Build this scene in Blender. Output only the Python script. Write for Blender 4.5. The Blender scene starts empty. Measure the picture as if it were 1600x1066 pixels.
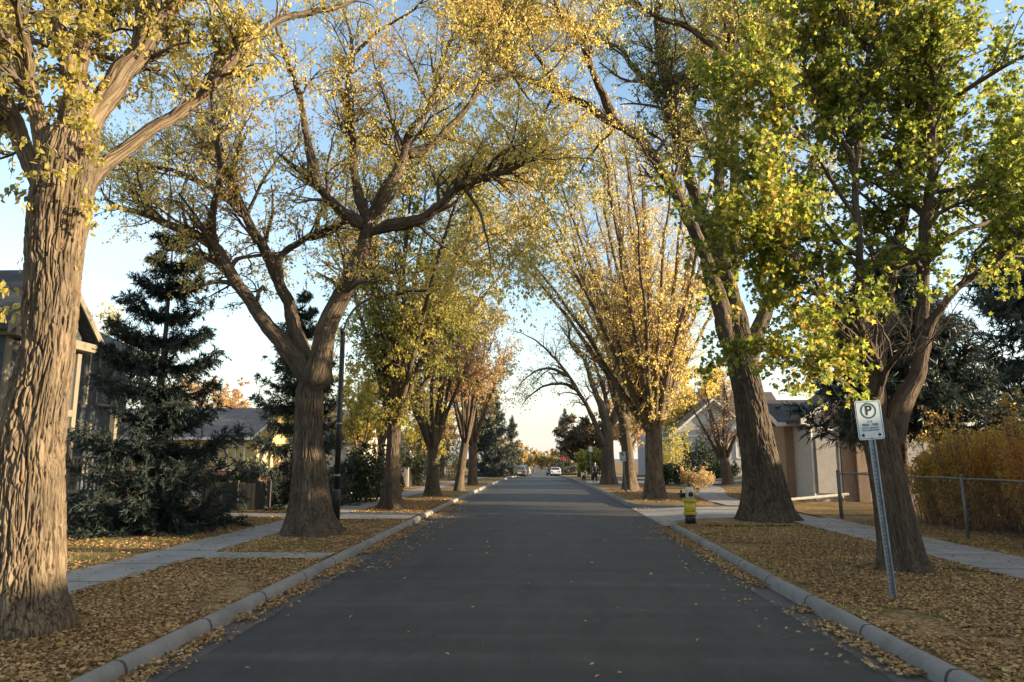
import bpy, bmesh, math
import numpy as np
from mathutils import Vector
rng = np.random.default_rng(11)
S = bpy.context.scene
COL = S.collection

# ------------------------------------------------------------------ camera
F = 1100.0                                   # focal length in photo pixels (1600 wide)
CAM = np.array([0.0, 0.0, 1.8])
TH = math.atan(182 / F)
PS = math.atan(43 / F * math.cos(TH))
FWD = np.array([-math.sin(PS) * math.cos(TH), math.cos(PS) * math.cos(TH), math.sin(TH)])
RGT = np.array([math.cos(PS), math.sin(PS), 0])
UPV = np.array([math.sin(PS) * math.sin(TH), -math.cos(PS) * math.sin(TH), math.cos(TH)])
cam = bpy.data.objects.new('camera', bpy.data.cameras.new('camera'))
COL.objects.link(cam); S.camera = cam
cam.location = CAM; cam.rotation_euler = (math.pi / 2 + TH, 0, PS)
cam.data.sensor_width = 36; cam.data.lens = 36 * F / 1600
cam.data.clip_start = .05; cam.data.clip_end = 6000
cam.data.dof.use_dof = True; cam.data.dof.focus_distance = 9.5; cam.data.dof.aperture_fstop = 5.0

def ss(a, b, x):
    t = np.clip((x - a) / (b - a), 0, 1); return t * t * (3 - 2 * t)

def zr(y):                                   # the street: level, then running gently downhill
    y = np.asarray(y, float)
    z = np.where(y < 15, 0, -.00012 * (np.minimum(y, 100) - 15) ** 2)
    return z - .0204 * np.clip(y - 100, 0, 165)

def zl(x, y):                                # lawns and gardens beside it
    x = np.asarray(x, float)
    return zr(y) + .14 + .5 * ss(9, 15, x) * ss(26, 48, y) + .25 * ss(9, 14, -x) * ss(8, 16, np.asarray(y, float))

def ray(px, py):
    return FWD + RGT * (px - 800) / F - UPV * (py - 533) / F

def PX(px, py, Y):
    d = ray(px, py); return CAM + d * (Y / d[1])

def GP(px, py):                              # ground point under a pixel (lawn level)
    d = ray(px, py); y = 5.0
    for _ in range(60):
        t = y / d[1]; x = d[0] * t
        ny = d[1] * (float(zl(x, y)) - CAM[2]) / d[2]
        y = .5 * y + .5 * min(max(ny, 2), 400)
    t = y / d[1]
    return np.array([d[0] * t, y, float(zl(d[0] * t, y))])

# ------------------------------------------------------------------ noise
def _h(ix, iy, iz, s):
    n = (ix * 374761393 + iy * 668265263 + iz * 1274126177 + s * 974711) & 0xffffffff
    n = ((n ^ (n >> 13)) * 1103515245) & 0xffffffff
    n = ((n ^ (n >> 16)) * 2246822519) & 0xffffffff
    return ((n ^ (n >> 15)) & 0xffffff) / float(0xffffff)

def vnoise(P, s=0):
    P = np.asarray(P, float); I = np.floor(P).astype(np.int64); f = P - I; f = f * f * (3 - 2 * f)
    o = 0
    for a in (0, 1):
        for b in (0, 1):
            for c in (0, 1):
                w = (f[..., 0] if a else 1 - f[..., 0]) * (f[..., 1] if b else 1 - f[..., 1]) * (f[..., 2] if c else 1 - f[..., 2])
                o = o + w * _h(I[..., 0] + a, I[..., 1] + b, I[..., 2] + c, s)
    return o

def unit(v):
    return v / np.maximum(np.linalg.norm(v, axis=-1, keepdims=True), 1e-9)

# ------------------------------------------------------------------ meshes
def make(name, V, faces, mats, parent=None, attrs=None, midx=None, smooth=False):
    me = bpy.data.meshes.new(name)
    V = np.ascontiguousarray(V, np.float32).reshape(-1, 3)
    if isinstance(faces, np.ndarray): faces = [faces]
    faces = [np.asarray(f, np.int32) for f in faces if len(f)]
    ls, tot, st = [], [], 0
    for f in faces:
        k = f.shape[1]; ls.append(st + np.arange(len(f)) * k); tot.append(np.full(len(f), k)); st += f.size
    me.vertices.add(len(V)); me.vertices.foreach_set('co', V.ravel())
    li = np.concatenate([f.ravel() for f in faces]).astype(np.int32)
    me.loops.add(len(li)); me.loops.foreach_set('vertex_index', li)
    ls = np.concatenate(ls).astype(np.int32)
    me.polygons.add(len(ls)); me.polygons.foreach_set('loop_start', ls)
    me.polygons.foreach_set('loop_total', np.concatenate(tot).astype(np.int32))
    if smooth: me.polygons.foreach_set('use_smooth', np.ones(len(ls), bool))
    for m in (mats if isinstance(mats, (list, tuple)) else [mats]): me.materials.append(m)
    if midx is not None: me.polygons.foreach_set('material_index', np.asarray(midx, np.int32))
    for k, d in (attrs or {}).items():
        d = np.asarray(d, np.float32)
        a = me.attributes.new(k, 'FLOAT_VECTOR' if d.ndim == 2 else 'FLOAT', 'POINT')
        a.data.foreach_set('vector' if d.ndim == 2 else 'value', d.ravel())
    me.update(calc_edges=True); me.validate()
    o = bpy.data.objects.new(name, me); COL.objects.link(o)
    if parent is not None: o.parent = parent; o.matrix_parent_inverse = inv(parent)
    return o

def inv(p):
    from mathutils import Matrix
    m = Matrix.Translation(p.location) @ p.rotation_euler.to_matrix().to_4x4()
    q = p
    if p.parent is not None: return Matrix.Identity(4)
    return m.inverted()

class MB:
    """collects boxes, prisms, lathes and tubes for ONE mesh"""
    def __init__(s): s.V = []; s.F = {3: [], 4: []}; s.P = []; s.n = 0; s.mi = {3: [], 4: []}; s.pm = []
    def add(s, V, F, mi=0):
        V = np.asarray(V, float).reshape(-1, 3)
        for f in F:
            f = [int(i) + s.n for i in f]
            if len(f) in (3, 4): s.F[len(f)].append(f); s.mi[len(f)].append(mi)
            else: s.P.append(f); s.pm.append(mi)
        s.V.append(V); s.n += len(V); return s
    def box(s, x0, x1, y0, y1, z0, z1, mi=0):
        V = [(x, y, z) for x in (x0, x1) for y in (y0, y1) for z in (z0, z1)]
        return s.add(V, [(0, 1, 3, 2), (4, 6, 7, 5), (0, 4, 5, 1), (2, 3, 7, 6), (0, 2, 6, 4), (1, 5, 7, 3)], mi)
    def prism(s, pts, v, mi=0):              # polygon (3-D points) pushed along v
        n = len(pts); a = np.asarray(pts, float); b = a + np.asarray(v, float)
        return s.add(np.vstack([a, b]), [tuple(range(n))[::-1], tuple(range(n, 2 * n))] +
                     [(i, (i + 1) % n, n + (i + 1) % n, n + i) for i in range(n)], mi)
    def lathe(s, prof, c=(0, 0, 0), k=24, axis='z', mi=0):
        a = np.arange(k) * 2 * math.pi / k; V = []
        for r, z in prof:
            p = np.stack([r * np.cos(a), r * np.sin(a), np.full(k, z)], 1)
            if axis == 'y': p = p[:, [0, 2, 1]]
            if axis == 'x': p = p[:, [2, 0, 1]]
            V.append(p)
        V = np.vstack(V) + np.asarray(c, float); F = []
        for i in range(len(prof) - 1):
            for j in range(k):
                F.append((i * k + j, i * k + (j + 1) % k, (i + 1) * k + (j + 1) % k, (i + 1) * k + j))
        F.append(tuple(range(k))[::-1]); F.append(tuple(range((len(prof) - 1) * k, len(prof) * k)))
        return s.add(V, F, mi)
    def rod(s, pts, r, k=8, mi=0):
        pts = np.asarray(pts, float); R = np.full(len(pts), r) if np.isscalar(r) else np.asarray(r)
        V, Fq, _ = tube(pts, R, k); m = len(pts)
        return s.add(V, [tuple(f) for f in Fq] + [tuple(range(k))[::-1], tuple(range((m - 1) * k, m * k))], mi)
    def build(s, name, mats, parent=None, smooth=False):
        me = bpy.data.meshes.new(name)
        me.from_pydata(np.vstack(s.V).tolist(), [], s.F[3] + s.F[4] + s.P)
        for m in (mats if isinstance(mats, (list, tuple)) else [mats]): me.materials.append(m)
        for p, i in zip(me.polygons, s.mi[3] + s.mi[4] + s.pm): p.material_index = i; p.use_smooth = smooth
        bm = bmesh.new(); bm.from_mesh(me); bmesh.ops.recalc_face_normals(bm, faces=bm.faces); bm.to_mesh(me); bm.free()
        o = bpy.data.objects.new(name, me); COL.objects.link(o)
        if parent is not None: o.parent = parent; o.matrix_parent_inverse = inv(parent)
        if smooth:
            for e in me.edges: pass
        return o

def bevel(o, w=.01, n=2):
    m = o.modifiers.new('bevel', 'BEVEL'); m.width = w; m.segments = n; m.limit_method = 'ANGLE'; return o

def empty(name, loc, rz=0):
    o = bpy.data.objects.new(name, None); COL.objects.link(o); o.location = tuple(map(float, loc)); o.rotation_euler.z = rz
    o.empty_display_size = .2; return o

def tag(o, label=None, cat=None, group=None, kind=None):
    for k, v in (('label', label), ('category', cat), ('group', group), ('kind', kind)):
        if v: o[k] = v
    return o

def frames(P):
    T = unit(np.gradient(P, axis=0)); n = len(P); N = np.zeros_like(P)
    a = np.array([1., 0, 0]) if abs(T[0][0]) < .8 else np.array([0, 1., 0])
    N[0] = unit(a - T[0] * (a @ T[0]))
    for i in range(1, n): N[i] = unit(N[i - 1] - T[i] * (N[i - 1] @ T[i]))
    return T, N, np.cross(T, N)

def tube(P, R, k):
    P = np.asarray(P, float); T, N, B = frames(P); a = np.arange(k) * 2 * np.pi / k
    V = P[:, None] + R[:, None, None] * (np.cos(a)[None, :, None] * N[:, None] + np.sin(a)[None, :, None] * B[:, None])
    m = len(P); i = np.arange(m - 1)[:, None] * k; j = np.arange(k)[None]; j2 = (j + 1) % k
    Fq = np.stack([i + j, i + j2, i + k + j2, i + k + j], -1).reshape(-1, 4)
    s = np.concatenate([[0], np.cumsum(np.linalg.norm(np.diff(P, axis=0), axis=1))])
    co = np.stack([np.cos(a)[None] * R[:, None], np.sin(a)[None] * R[:, None], np.repeat(s[:, None], k, 1)], -1)
    return V.reshape(-1, 3), Fq, co.reshape(-1, 3)

def tubes(C, R, k):                          # many thin curves at once
    N_, m, _ = C.shape; T = unit(np.gradient(C, axis=1))
    ref = unit(np.cross(T[:, 0], rng.normal(size=(N_, 3))))[:, None]
    n = unit(ref - T * (ref * T).sum(-1, keepdims=True)); b = np.cross(T, n); a = np.arange(k) * 2 * np.pi / k
    V = C[:, :, None] + R[:, :, None, None] * (np.cos(a)[:, None] * n[:, :, None] + np.sin(a)[:, None] * b[:, :, None])
    o = (np.arange(N_) * m * k)[:, None, None]; i = (np.arange(m - 1) * k)[None, :, None]; j = np.arange(k)[None, None]; j2 = (j + 1) % k
    Fq = np.stack([o + i + j, o + i + j2, o + i + k + j2, o + i + k + j], -1).reshape(-1, 4)
    return V.reshape(-1, 3), Fq

def catmull(P, per=6):
    P = np.asarray(P, float); Q = np.vstack([2 * P[0] - P[1], P, 2 * P[-1] - P[-2]]); out = []
    for i in range(1, len(Q) - 2):
        t = np.linspace(0, 1, per, endpoint=False)[:, None]; a, b, c, d = Q[i - 1:i + 3]
        out.append(.5 * (2 * b + (c - a) * t + (2 * a - 5 * b + 4 * c - d) * t ** 2 + (3 * b - a - 3 * c + d) * t ** 3))
    return np.vstack(out + [P[-1:]])

def resample(P, m, *arrs):
    s = np.concatenate([[0], np.cumsum(np.linalg.norm(np.diff(P, axis=0), axis=1))]); t = np.linspace(0, s[-1], m)
    f = lambda A: np.stack([np.interp(t, s, A[:, c]) for c in range(A.shape[1])], 1) if A.ndim == 2 else np.interp(t, s, A)
    return [f(P)] + [f(A) for A in arrs]

# ------------------------------------------------------------------ materials
def nodes(name):
    m = bpy.data.materials.new(name); m.use_nodes = True; nt = m.node_tree
    b = nt.nodes['Principled BSDF']; return m, nt, b

def nd(nt, t, **kw):
    n = nt.nodes.new(t)
    for k, v in kw.items():
        if k in n.inputs: n.inputs[k].default_value = v
        else: setattr(n, k, v)
    return n

def ramp(nt, fac, stops):
    r = nt.nodes.new('ShaderNodeValToRGB'); e = r.color_ramp.elements
    while len(e) < len(stops): e.new(.5)
    for q, (p, c) in zip(e, stops): q.position = p; q.color = (*c, 1)
    nt.links.new(fac, r.inputs[0]); return r.outputs[0]

def coords(nt, kind='Object', scale=(1, 1, 1)):
    tc = nt.nodes.new('ShaderNodeTexCoord'); mp = nt.nodes.new('ShaderNodeMapping'); mp.inputs['Scale'].default_value = scale
    nt.links.new(tc.outputs[kind], mp.inputs[0]); return mp.outputs[0]

def noise(nt, co, scale, detail=4, rough=.6):
    n = nd(nt, 'ShaderNodeTexNoise'); n.inputs['Scale'].default_value = scale; n.inputs['Detail'].default_value = detail
    n.inputs['Roughness'].default_value = rough; nt.links.new(co, n.inputs['Vector']); return n.outputs['Fac']

def bump(nt, b, h, strength=.5, dist=.02):
    n = nd(nt, 'ShaderNodeBump'); n.inputs['Strength'].default_value = strength; n.inputs['Distance'].default_value = dist
    nt.links.new(h, n.inputs['Height']); nt.links.new(n.outputs[0], b.inputs['Normal'])

def mathn(nt, op, a, bval):
    n = nd(nt, 'ShaderNodeMath', operation=op); nt.links.new(a, n.inputs[0])
    if isinstance(bval, (int, float)): n.inputs[1].default_value = bval
    else: nt.links.new(bval, n.inputs[1])
    return n.outputs[0]

def mix(nt, fac, a, b, blend='MIX'):
    n = nt.nodes.new('ShaderNodeMix'); n.data_type = 'RGBA'; n.blend_type = blend
    for v, i in ((fac, 0), (a, 6), (b, 7)):
        if isinstance(v, (int, float)): n.inputs[i].default_value = v
        elif isinstance(v, tuple): n.inputs[i].default_value = (*v, 1)
        else: nt.links.new(v, n.inputs[i])
    return n.outputs[2]

def surf(name, c, rough=.7, var=.25, scale=6, bmp=.15, metal=0, kind='Object'):
    m, nt, b = nodes(name); co = coords(nt, kind)
    n = noise(nt, co, scale, 6); c = np.array(c)
    nt.links.new(ramp(nt, n, [(.3, tuple(c * (1 - var))), (.7, tuple(np.minimum(c * (1 + var), .9)))]), b.inputs['Base Color'])
    b.inputs['Roughness'].default_value = rough; b.inputs['Metallic'].default_value = metal
    if bmp: bump(nt, b, noise(nt, co, scale * 6, 4), bmp, .01)
    return m

def bark_mat(name, c0, c1, sc=1.0, strength=.8, stretch=.09):
    m, nt, b = nodes(name)
    at = nd(nt, 'ShaderNodeAttribute', attribute_name='bark'); mp = nt.nodes.new('ShaderNodeMapping')
    mp.inputs['Scale'].default_value = (1, 1, stretch); nt.links.new(at.outputs['Vector'], mp.inputs[0]); co = mp.outputs[0]
    nz = noise(nt, co, 9 * sc, 3)
    wv = nd(nt, 'ShaderNodeVectorMath', operation='SCALE'); wn = nd(nt, 'ShaderNodeTexNoise'); wn.inputs['Scale'].default_value = 12 * sc
    nt.links.new(co, wn.inputs['Vector']); nt.links.new(wn.outputs['Color'], wv.inputs[0]); wv.inputs['Scale'].default_value = .06 / sc
    ad = nd(nt, 'ShaderNodeVectorMath', operation='ADD'); nt.links.new(co, ad.inputs[0]); nt.links.new(wv.outputs[0], ad.inputs[1])
    vo = nd(nt, 'ShaderNodeTexVoronoi', feature='DISTANCE_TO_EDGE'); vo.inputs['Scale'].default_value = 26 * sc
    nt.links.new(ad.outputs[0], vo.inputs['Vector'])
    fine = noise(nt, at.outputs['Vector'], 60 * sc, 5, .7)
    h = mathn(nt, 'ADD', mathn(nt, 'MINIMUM', vo.outputs['Distance'], .22), mathn(nt, 'MULTIPLY', fine, .16))
    c0 = np.array(c0); c1 = np.array(c1)
    base = ramp(nt, nz, [(.3, tuple(c0)), (.7, tuple(c1))])
    crack = ramp(nt, vo.outputs['Distance'], [(.0, (.55, .52, .50)), (.14, (1, 1, 1))])
    blotch = ramp(nt, noise(nt, at.outputs['Vector'], 3.0, 3), [(.35, (.75, .76, .74)), (.65, (1.12, 1.08, 1.0))])
    nt.links.new(mix(nt, 1.0, mix(nt, 1.0, base, crack, 'MULTIPLY'), blotch, 'MULTIPLY'), b.inputs['Base Color'])
    b.inputs['Roughness'].default_value = .95; b.inputs['Specular IOR Level'].default_value = .15
    bump(nt, b, h, strength, .06 / sc); return m

def leaf_mat(name, stops, trans=.45, rough=.55):
    m, nt, b = nodes(name); at = nd(nt, 'ShaderNodeAttribute', attribute_name='tint')
    c = ramp(nt, at.outputs['Fac'], stops)
    nt.links.new(c, b.inputs['Base Color']); b.inputs['Roughness'].default_value = rough; b.inputs['Specular IOR Level'].default_value = .25
    t = nt.nodes.new('ShaderNodeBsdfTranslucent'); nt.links.new(mix(nt, .6, c, c, 'ADD'), t.inputs[0])
    t.inputs[0].default_value = (1, 1, 1, 1)
    mx = nt.nodes.new('ShaderNodeMixShader'); mx.inputs[0].default_value = trans
    nt.links.new(b.outputs[0], mx.inputs[1]); nt.links.new(t.outputs[0], mx.inputs[2])
    nt.links.new(mx.outputs[0], nt.nodes['Material Output'].inputs[0]); return m

def siding(name, c, pitch=.18, axis=2, bmp=.6):
    m, nt, b = nodes(name); co = coords(nt)
    w = nd(nt, 'ShaderNodeTexWave', wave_type='BANDS', bands_direction='Z' if axis == 2 else 'X', wave_profile='SAW')
    w.inputs['Scale'].default_value = 1 / pitch / 3.1831 * 1.0; w.inputs['Distortion'].default_value = 0
    nt.links.new(co, w.inputs['Vector']); c = np.array(c)
    n = noise(nt, co, 3, 5)
    nt.links.new(ramp(nt, n, [(.3, tuple(c * .85)), (.7, tuple(c * 1.1))]), b.inputs['Base Color'])
    b.inputs['Roughness'].default_value = .7; bump(nt, b, w.outputs['Fac'], bmp, .03); return m

def shingles(name, c):
    m, nt, b = nodes(name); co = coords(nt)
    br = nd(nt, 'ShaderNodeTexBrick'); br.inputs['Scale'].default_value = 3.5; c = np.array(c)
    br.inputs['Color1'].default_value = (*(c * .75), 1); br.inputs['Color2'].default_value = (*(c * 1.2), 1); br.inputs['Mortar'].default_value = (*(c * .45), 1)
    br.inputs['Mortar Size'].default_value = .015; nt.links.new(co, br.inputs['Vector'])
    n = ramp(nt, noise(nt, co, 1.5, 4), [(.3, (.8, .8, .8)), (.7, (1.15, 1.15, 1.15))])
    nt.links.new(mix(nt, 1.0, br.outputs['Color'], n, 'MULTIPLY'), b.inputs['Base Color']); b.inputs['Roughness'].default_value = .9
    bump(nt, b, noise(nt, co, 60, 3), .3, .01); return m

def glass(name, c=(.03, .04, .05)):
    m, nt, b = nodes(name); n = noise(nt, coords(nt), 1.5, 3); c = np.array(c)
    nt.links.new(ramp(nt, n, [(.35, tuple(c * .5)), (.65, tuple(c * 1.6))]), b.inputs['Base Color'])
    b.inputs['Roughness'].default_value = .06; return m

M = {}
M['bark_a'] = bark_mat('elm_bark', (.105, .082, .060), (.215, .168, .118), .8, .8)
M['bark_b'] = bark_mat('old_elm_bark', (.075, .06, .048), (.15, .12, .09), .8, .9)
M['bark_m'] = bark_mat('maple_bark', (.075, .057, .043), (.155, .118, .085), 1.3, .9)
M['bark_f'] = bark_mat('far_bark', (.08, .064, .05), (.155, .124, .094), .8, .8)
M['bark_v'] = bark_mat('sunlit_elm_bark', (.12, .094, .07), (.22, .175, .13), .8, .8)  # far bark lightened, sunlight put into the vase elm's bark colour
M['twig'] = surf('twig', (.075, .055, .042), .9, .3, 8, 0)
M['twig_tan'] = surf('twig_tan', (.24, .165, .11), .9, .25, 8, 0)
M['twig_red'] = surf('twig_red', (.17, .095, .07), .9, .3, 8, 0)

def asphalt():
    m, nt, b = nodes('asphalt'); co = coords(nt)
    big = noise(nt, coords(nt, 'Object', (.25, .9, 1)), .8, 6, .65)
    streak = noise(nt, coords(nt, 'Object', (.12, 2.6, 1)), .9, 5, .6)
    trk = noise(nt, coords(nt, 'Object', (1.6, .05, 1)), .9, 4, .6)
    fine = noise(nt, co, 160, 2, .9)
    base = ramp(nt, big, [(.3, (.023, .022, .0215)), (.7, (.037, .0355, .034))])
    st = ramp(nt, streak, [(.42, (.86, .86, .86)), (.58, (1.12, 1.11, 1.09)), (.70, (1.75, 1.66, 1.52))])
    tk = ramp(nt, trk, [(.3, (.9, .9, .9)), (.7, (1.1, 1.1, 1.1))])
    sp = ramp(nt, fine, [(.32, (.5, .5, .5)), (.52, (1, 1, 1)), (.68, (2.1, 2.05, 1.95))])
    c = mix(nt, 1.0, mix(nt, 1.0, mix(nt, 1.0, base, st, 'MULTIPLY'), tk, 'MULTIPLY'), sp, 'MULTIPLY')
    wn = nd(nt, 'ShaderNodeTexNoise'); wn.inputs['Scale'].default_value = 1.3; wn.inputs['Detail'].default_value = 6; nt.links.new(co, wn.inputs['Vector'])
    av = nd(nt, 'ShaderNodeVectorMath', operation='ADD'); nt.links.new(co, av.inputs[0]); nt.links.new(wn.outputs['Color'], av.inputs[1])
    vo = nd(nt, 'ShaderNodeTexVoronoi', feature='DISTANCE_TO_EDGE'); vo.inputs['Scale'].default_value = .38; nt.links.new(av.outputs[0], vo.inputs['Vector'])
    ck = mathn(nt, 'MULTIPLY', mathn(nt, 'LESS_THAN', vo.outputs['Distance'], .0045), mathn(nt, 'GREATER_THAN', noise(nt, co, .7, 3), .52))
    c = mix(nt, mathn(nt, 'MULTIPLY', ck, .75), c, (.012, .012, .012))
    c = mix(nt, 1.0, c, ramp(nt, noise(nt, coords(nt, 'Object', (1, .35, 1)), 2.4, 8, .75), [(.34, (.68, .68, .68)), (.5, (1, 1, 1)), (.66, (1.34, 1.31, 1.26))]), 'MULTIPLY')
    nt.links.new(c, b.inputs['Base Color']); b.inputs['Roughness'].default_value = .72
    b.inputs['Specular IOR Level'].default_value = .45
    bump(nt, b, mathn(nt, 'ADD', noise(nt, co, 110, 3, .8), mathn(nt, 'MULTIPLY', big, 2.0)), .35, .008); return m
M['asphalt'] = asphalt()

def concrete(name, c=(.24, .235, .225), joint=1.6):
    m, nt, b = nodes(name); co = coords(nt); c = np.array(c)
    n1 = noise(nt, co, 2.2, 7, .7); n2 = noise(nt, co, 60, 3, .8)
    base = ramp(nt, n1, [(.28, tuple(c * .62)), (.5, tuple(c)), (.72, tuple(c * 1.22))])
    sp = ramp(nt, n2, [(.3, (.78, .78, .78)), (.7, (1.15, 1.15, 1.15))])
    col = mix(nt, 1.0, base, sp, 'MULTIPLY')
    if joint:
        sx = nd(nt, 'ShaderNodeSeparateXYZ'); nt.links.new(co, sx.inputs[0])
        fr = mathn(nt, 'FRACT', mathn(nt, 'DIVIDE', sx.outputs[1], joint), 0)
        j = mathn(nt, 'LESS_THAN', fr, .028)
        col = mix(nt, j, col, (.05, .045, .04))
    nt.links.new(col, b.inputs['Base Color']); b.inputs['Roughness'].default_value = .85
    bump(nt, b, n2, .3, .006); return m
M['concrete'] = concrete('concrete'); M['kerb'] = concrete('kerb_concrete', (.19, .183, .172), 1.5)
M['gutter'] = concrete('gutter_concrete', (.075, .071, .066), 0)

def lawn_mat():
    m, nt, b = nodes('leafy_lawn'); co = coords(nt)
    v = nd(nt, 'ShaderNodeTexVoronoi', feature='F1'); v.inputs['Scale'].default_value = 24; nt.links.new(co, v.inputs['Vector'])
    w = nd(nt, 'ShaderNodeSeparateColor'); nt.links.new(v.outputs['Color'], w.inputs[0])
    leaf = ramp(nt, w.outputs[0], [(0, (.13, .078, .042)), (.3, (.21, .13, .065)), (.6, (.30, .19, .09)), (.85, (.38, .25, .115)), (1, (.45, .31, .14))])
    grass = ramp(nt, noise(nt, co, 30, 4), [(.3, (.05, .055, .018)), (.7, (.13, .12, .045))])
    mask = ramp(nt, noise(nt, co, .55, 6, .7), [(.40, (0, 0, 0)), (.62, (1, 1, 1))])
    c = mix(nt, mathn(nt, 'MULTIPLY', mask, .75), leaf, grass)
    nt.links.new(c, b.inputs['Base Color']); b.inputs['Roughness'].default_value = .95; b.inputs['Specular IOR Level'].default_value = .1
    bump(nt, b, mathn(nt, 'ADD', w.outputs[1], noise(nt, co, 40, 3)), .8, .03); return m
M['lawn'] = lawn_mat()
M['ground'] = surf('bare_ground', (.10, .085, .05), .95, .3, .4, .3)
LEAF = {
 'litter': [(0, (.15, .085, .045)), (.25, (.25, .145, .070)), (.5, (.34, .21, .095)), (.75, (.42, .275, .12)), (.93, (.50, .36, .16)), (1, (.62, .54, .32))],
 'gold': [(0, (.115, .132, .032)), (.22, (.207, .201, .044)), (.45, (.414, .345, .092)), (.7, (.540, .437, .127)), (.9, (.552, .391, .127)), (1, (.391, .241, .092))],
 'olive': [(0, (.098, .124, .036)), (.35, (.195, .208, .052)), (.6, (.377, .338, .085)), (.85, (.559, .455, .130)), (1, (.429, .273, .091))],
 'pale': [(0, (.28, .25, .08)), (.4, (.48, .40, .12)), (.75, (.60, .49, .16)), (1, (.58, .44, .15))],
 'maple': [(0, (.085, .115, .02)), (.42, (.155, .195, .030)), (.84, (.29, .30, .048)), (.955, (.40, .36, .065)), (.975, (.44, .26, .07)), (1, (.46, .22, .08))],
 'rust': [(0, (.13, .12, .03)), (.3, (.30, .23, .05)), (.55, (.45, .29, .07)), (.8, (.42, .18, .07)), (1, (.32, .10, .06))],
 'amber': [(0, (.240, .192, .084)), (.4, (.396, .300, .132)), (.7, (.444, .300, .156)), (1, (.372, .216, .108))],
 'dark': [(0, (.018, .03, .012)), (.5, (.03, .045, .018)), (1, (.055, .07, .026))],
 'spruce': [(0, (.020, .032, .028)), (.5, (.036, .052, .043)), (1, (.070, .085, .062))],
 'plum': [(0, (.06, .055, .035)), (.5, (.10, .08, .05)), (1, (.15, .105, .06))],
}
for k, v in LEAF.items(): M['leaf_' + k] = leaf_mat('leaf_' + k, v, .15 if k in ('litter', 'spruce', 'dark') else .58 if k == 'maple' else .6, .7 if k == 'litter' else .5)
M['black'] = surf('black_paint', (.012, .012, .014), .45, .3, 10, .05)
M['steel'] = surf('galvanised_steel', (.30, .33, .36), .45, .25, 14, .1, .7)
M['old_steel'] = surf('weathered_steel', (.15, .145, .14), .7, .35, 14, .2, .3)
M['shaded_trim'] = surf('shaded_trim', (.075, .08, .09), .65, .12, 3, .05)  # light trim painted dark: shade put into the frame colour
M['white'] = surf('white_paint', (.70, .69, .66), .6, .1, 3, .05)
M['beige'] = surf('beige_trim', (.185, .16, .115), .65, .12, 3, .05)
M['glass'] = glass('window_glass'); M['glass_blue'] = glass('sky_window', (.10, .13, .18))
M['curtain'] = surf('curtain', (.62, .52, .30), .9, .25, 4, .1)
M['slate'] = siding('slate_siding', (.055, .068, .085)); M['yellow'] = siding('yellow_siding', (.50, .40, .18))
M['cream'] = siding('cream_siding', (.58, .53, .44)); M['greysiding'] = siding('grey_siding', (.33, .33, .34))
M['stucco'] = surf('tan_stucco', (.31, .225, .16), .95, .12, 5, .5); M['greywall'] = surf('pale_stucco', (.42, .41, .40), .95, .1, 5, .4)
M['brick'] = shingles('red_brick', (.22, .09, .055)); M['roof'] = shingles('grey_shingles', (.14, .13, .125)); M['roof_brown'] = shingles('brown_shingles', (.095, .072, .058))
M['roof_blue'] = shingles('blue_grey_shingles', (.15, .17, .21)); M['roof_dark'] = shingles('dark_shingles', (.045, .048, .055))
M['boards'] = siding('dark_boards', (.035, .030, .027), .14, 0); M['pale_post'] = surf('weathered_post', (.40, .38, .34), .9, .2, 8, .3)
M['wood'] = surf('brown_wood', (.16, .10, .06), .8, .3, 8, .3)
M['hyd_yellow'] = surf('yellow_enamel', (.55, .40, .03), .4, .22, 16, .1); M['hyd_cream'] = surf('cream_enamel', (.55, .51, .36), .45, .2, 16, .1)
M['sign_white'] = surf('sign_sheeting', (.62, .66, .66), .4, .08, 9, .02); M['sign_green'] = surf('sign_green', (.02, .13, .12), .4, .1, 9, 0)
M['sign_red'] = surf('sign_red', (.45, .02, .02), .4, .1, 9, 0); M['tyre'] = surf('tyre_rubber', (.02, .02, .02), .85, .2, 20, .1)
M['chrome'] = surf('alloy_rim', (.45, .45, .46), .3, .1, 20, 0, .9); M['lampglass'] = surf('headlamp_lens', (.7, .7, .68), .15, .05, 20, 0)
M['taillamp'] = surf('tail_lamp_lens', (.35, .02, .015), .2, .1, 20, 0)
M['skin'] = surf('skin', (.42, .27, .20), .6, .08, 20, 0); M['hair'] = surf('dark_hair', (.03, .02, .015), .7, .2, 40, 0)
M['cloth'] = surf('dark_cloth', (.022, .026, .038), .9, .2, 20, .1); M['denim'] = surf('navy_denim', (.018, .022, .035), .9, .2, 20, .1)
M['fur'] = surf('dark_fur', (.05, .045, .045), .9, .4, 20, .3)

# ------------------------------------------------------------------ street and ground
YS = np.concatenate([np.arange(-14, 30, 1.0), np.arange(30, 120, 3), np.arange(120, 270, 15), [300, 500, 1000, 3000]])

def strip(name, xl, xr, zf, mat, nx=2, ys=None, kind='structure'):
    ys = YS if ys is None else np.asarray(ys, float)
    xl = np.array([xl(y) if callable(xl) else xl for y in ys]); xr = np.array([xr(y) if callable(xr) else xr for y in ys])
    t = np.linspace(0, 1, nx); X = xl[:, None] * (1 - t) + xr[:, None] * t; Y = np.repeat(ys[:, None], nx, 1)
    V = np.stack([X, Y, zf(X, Y)], -1).reshape(-1, 3); n = len(ys)
    i = (np.arange(n - 1) * nx)[:, None]; j = np.arange(nx - 1)[None]
    Fq = np.stack([i + j, i + j + 1, i + nx + j + 1, i + nx + j], -1).reshape(-1, 4)
    return tag(make(name, V, Fq, mat, smooth=True), kind=kind)

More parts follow.
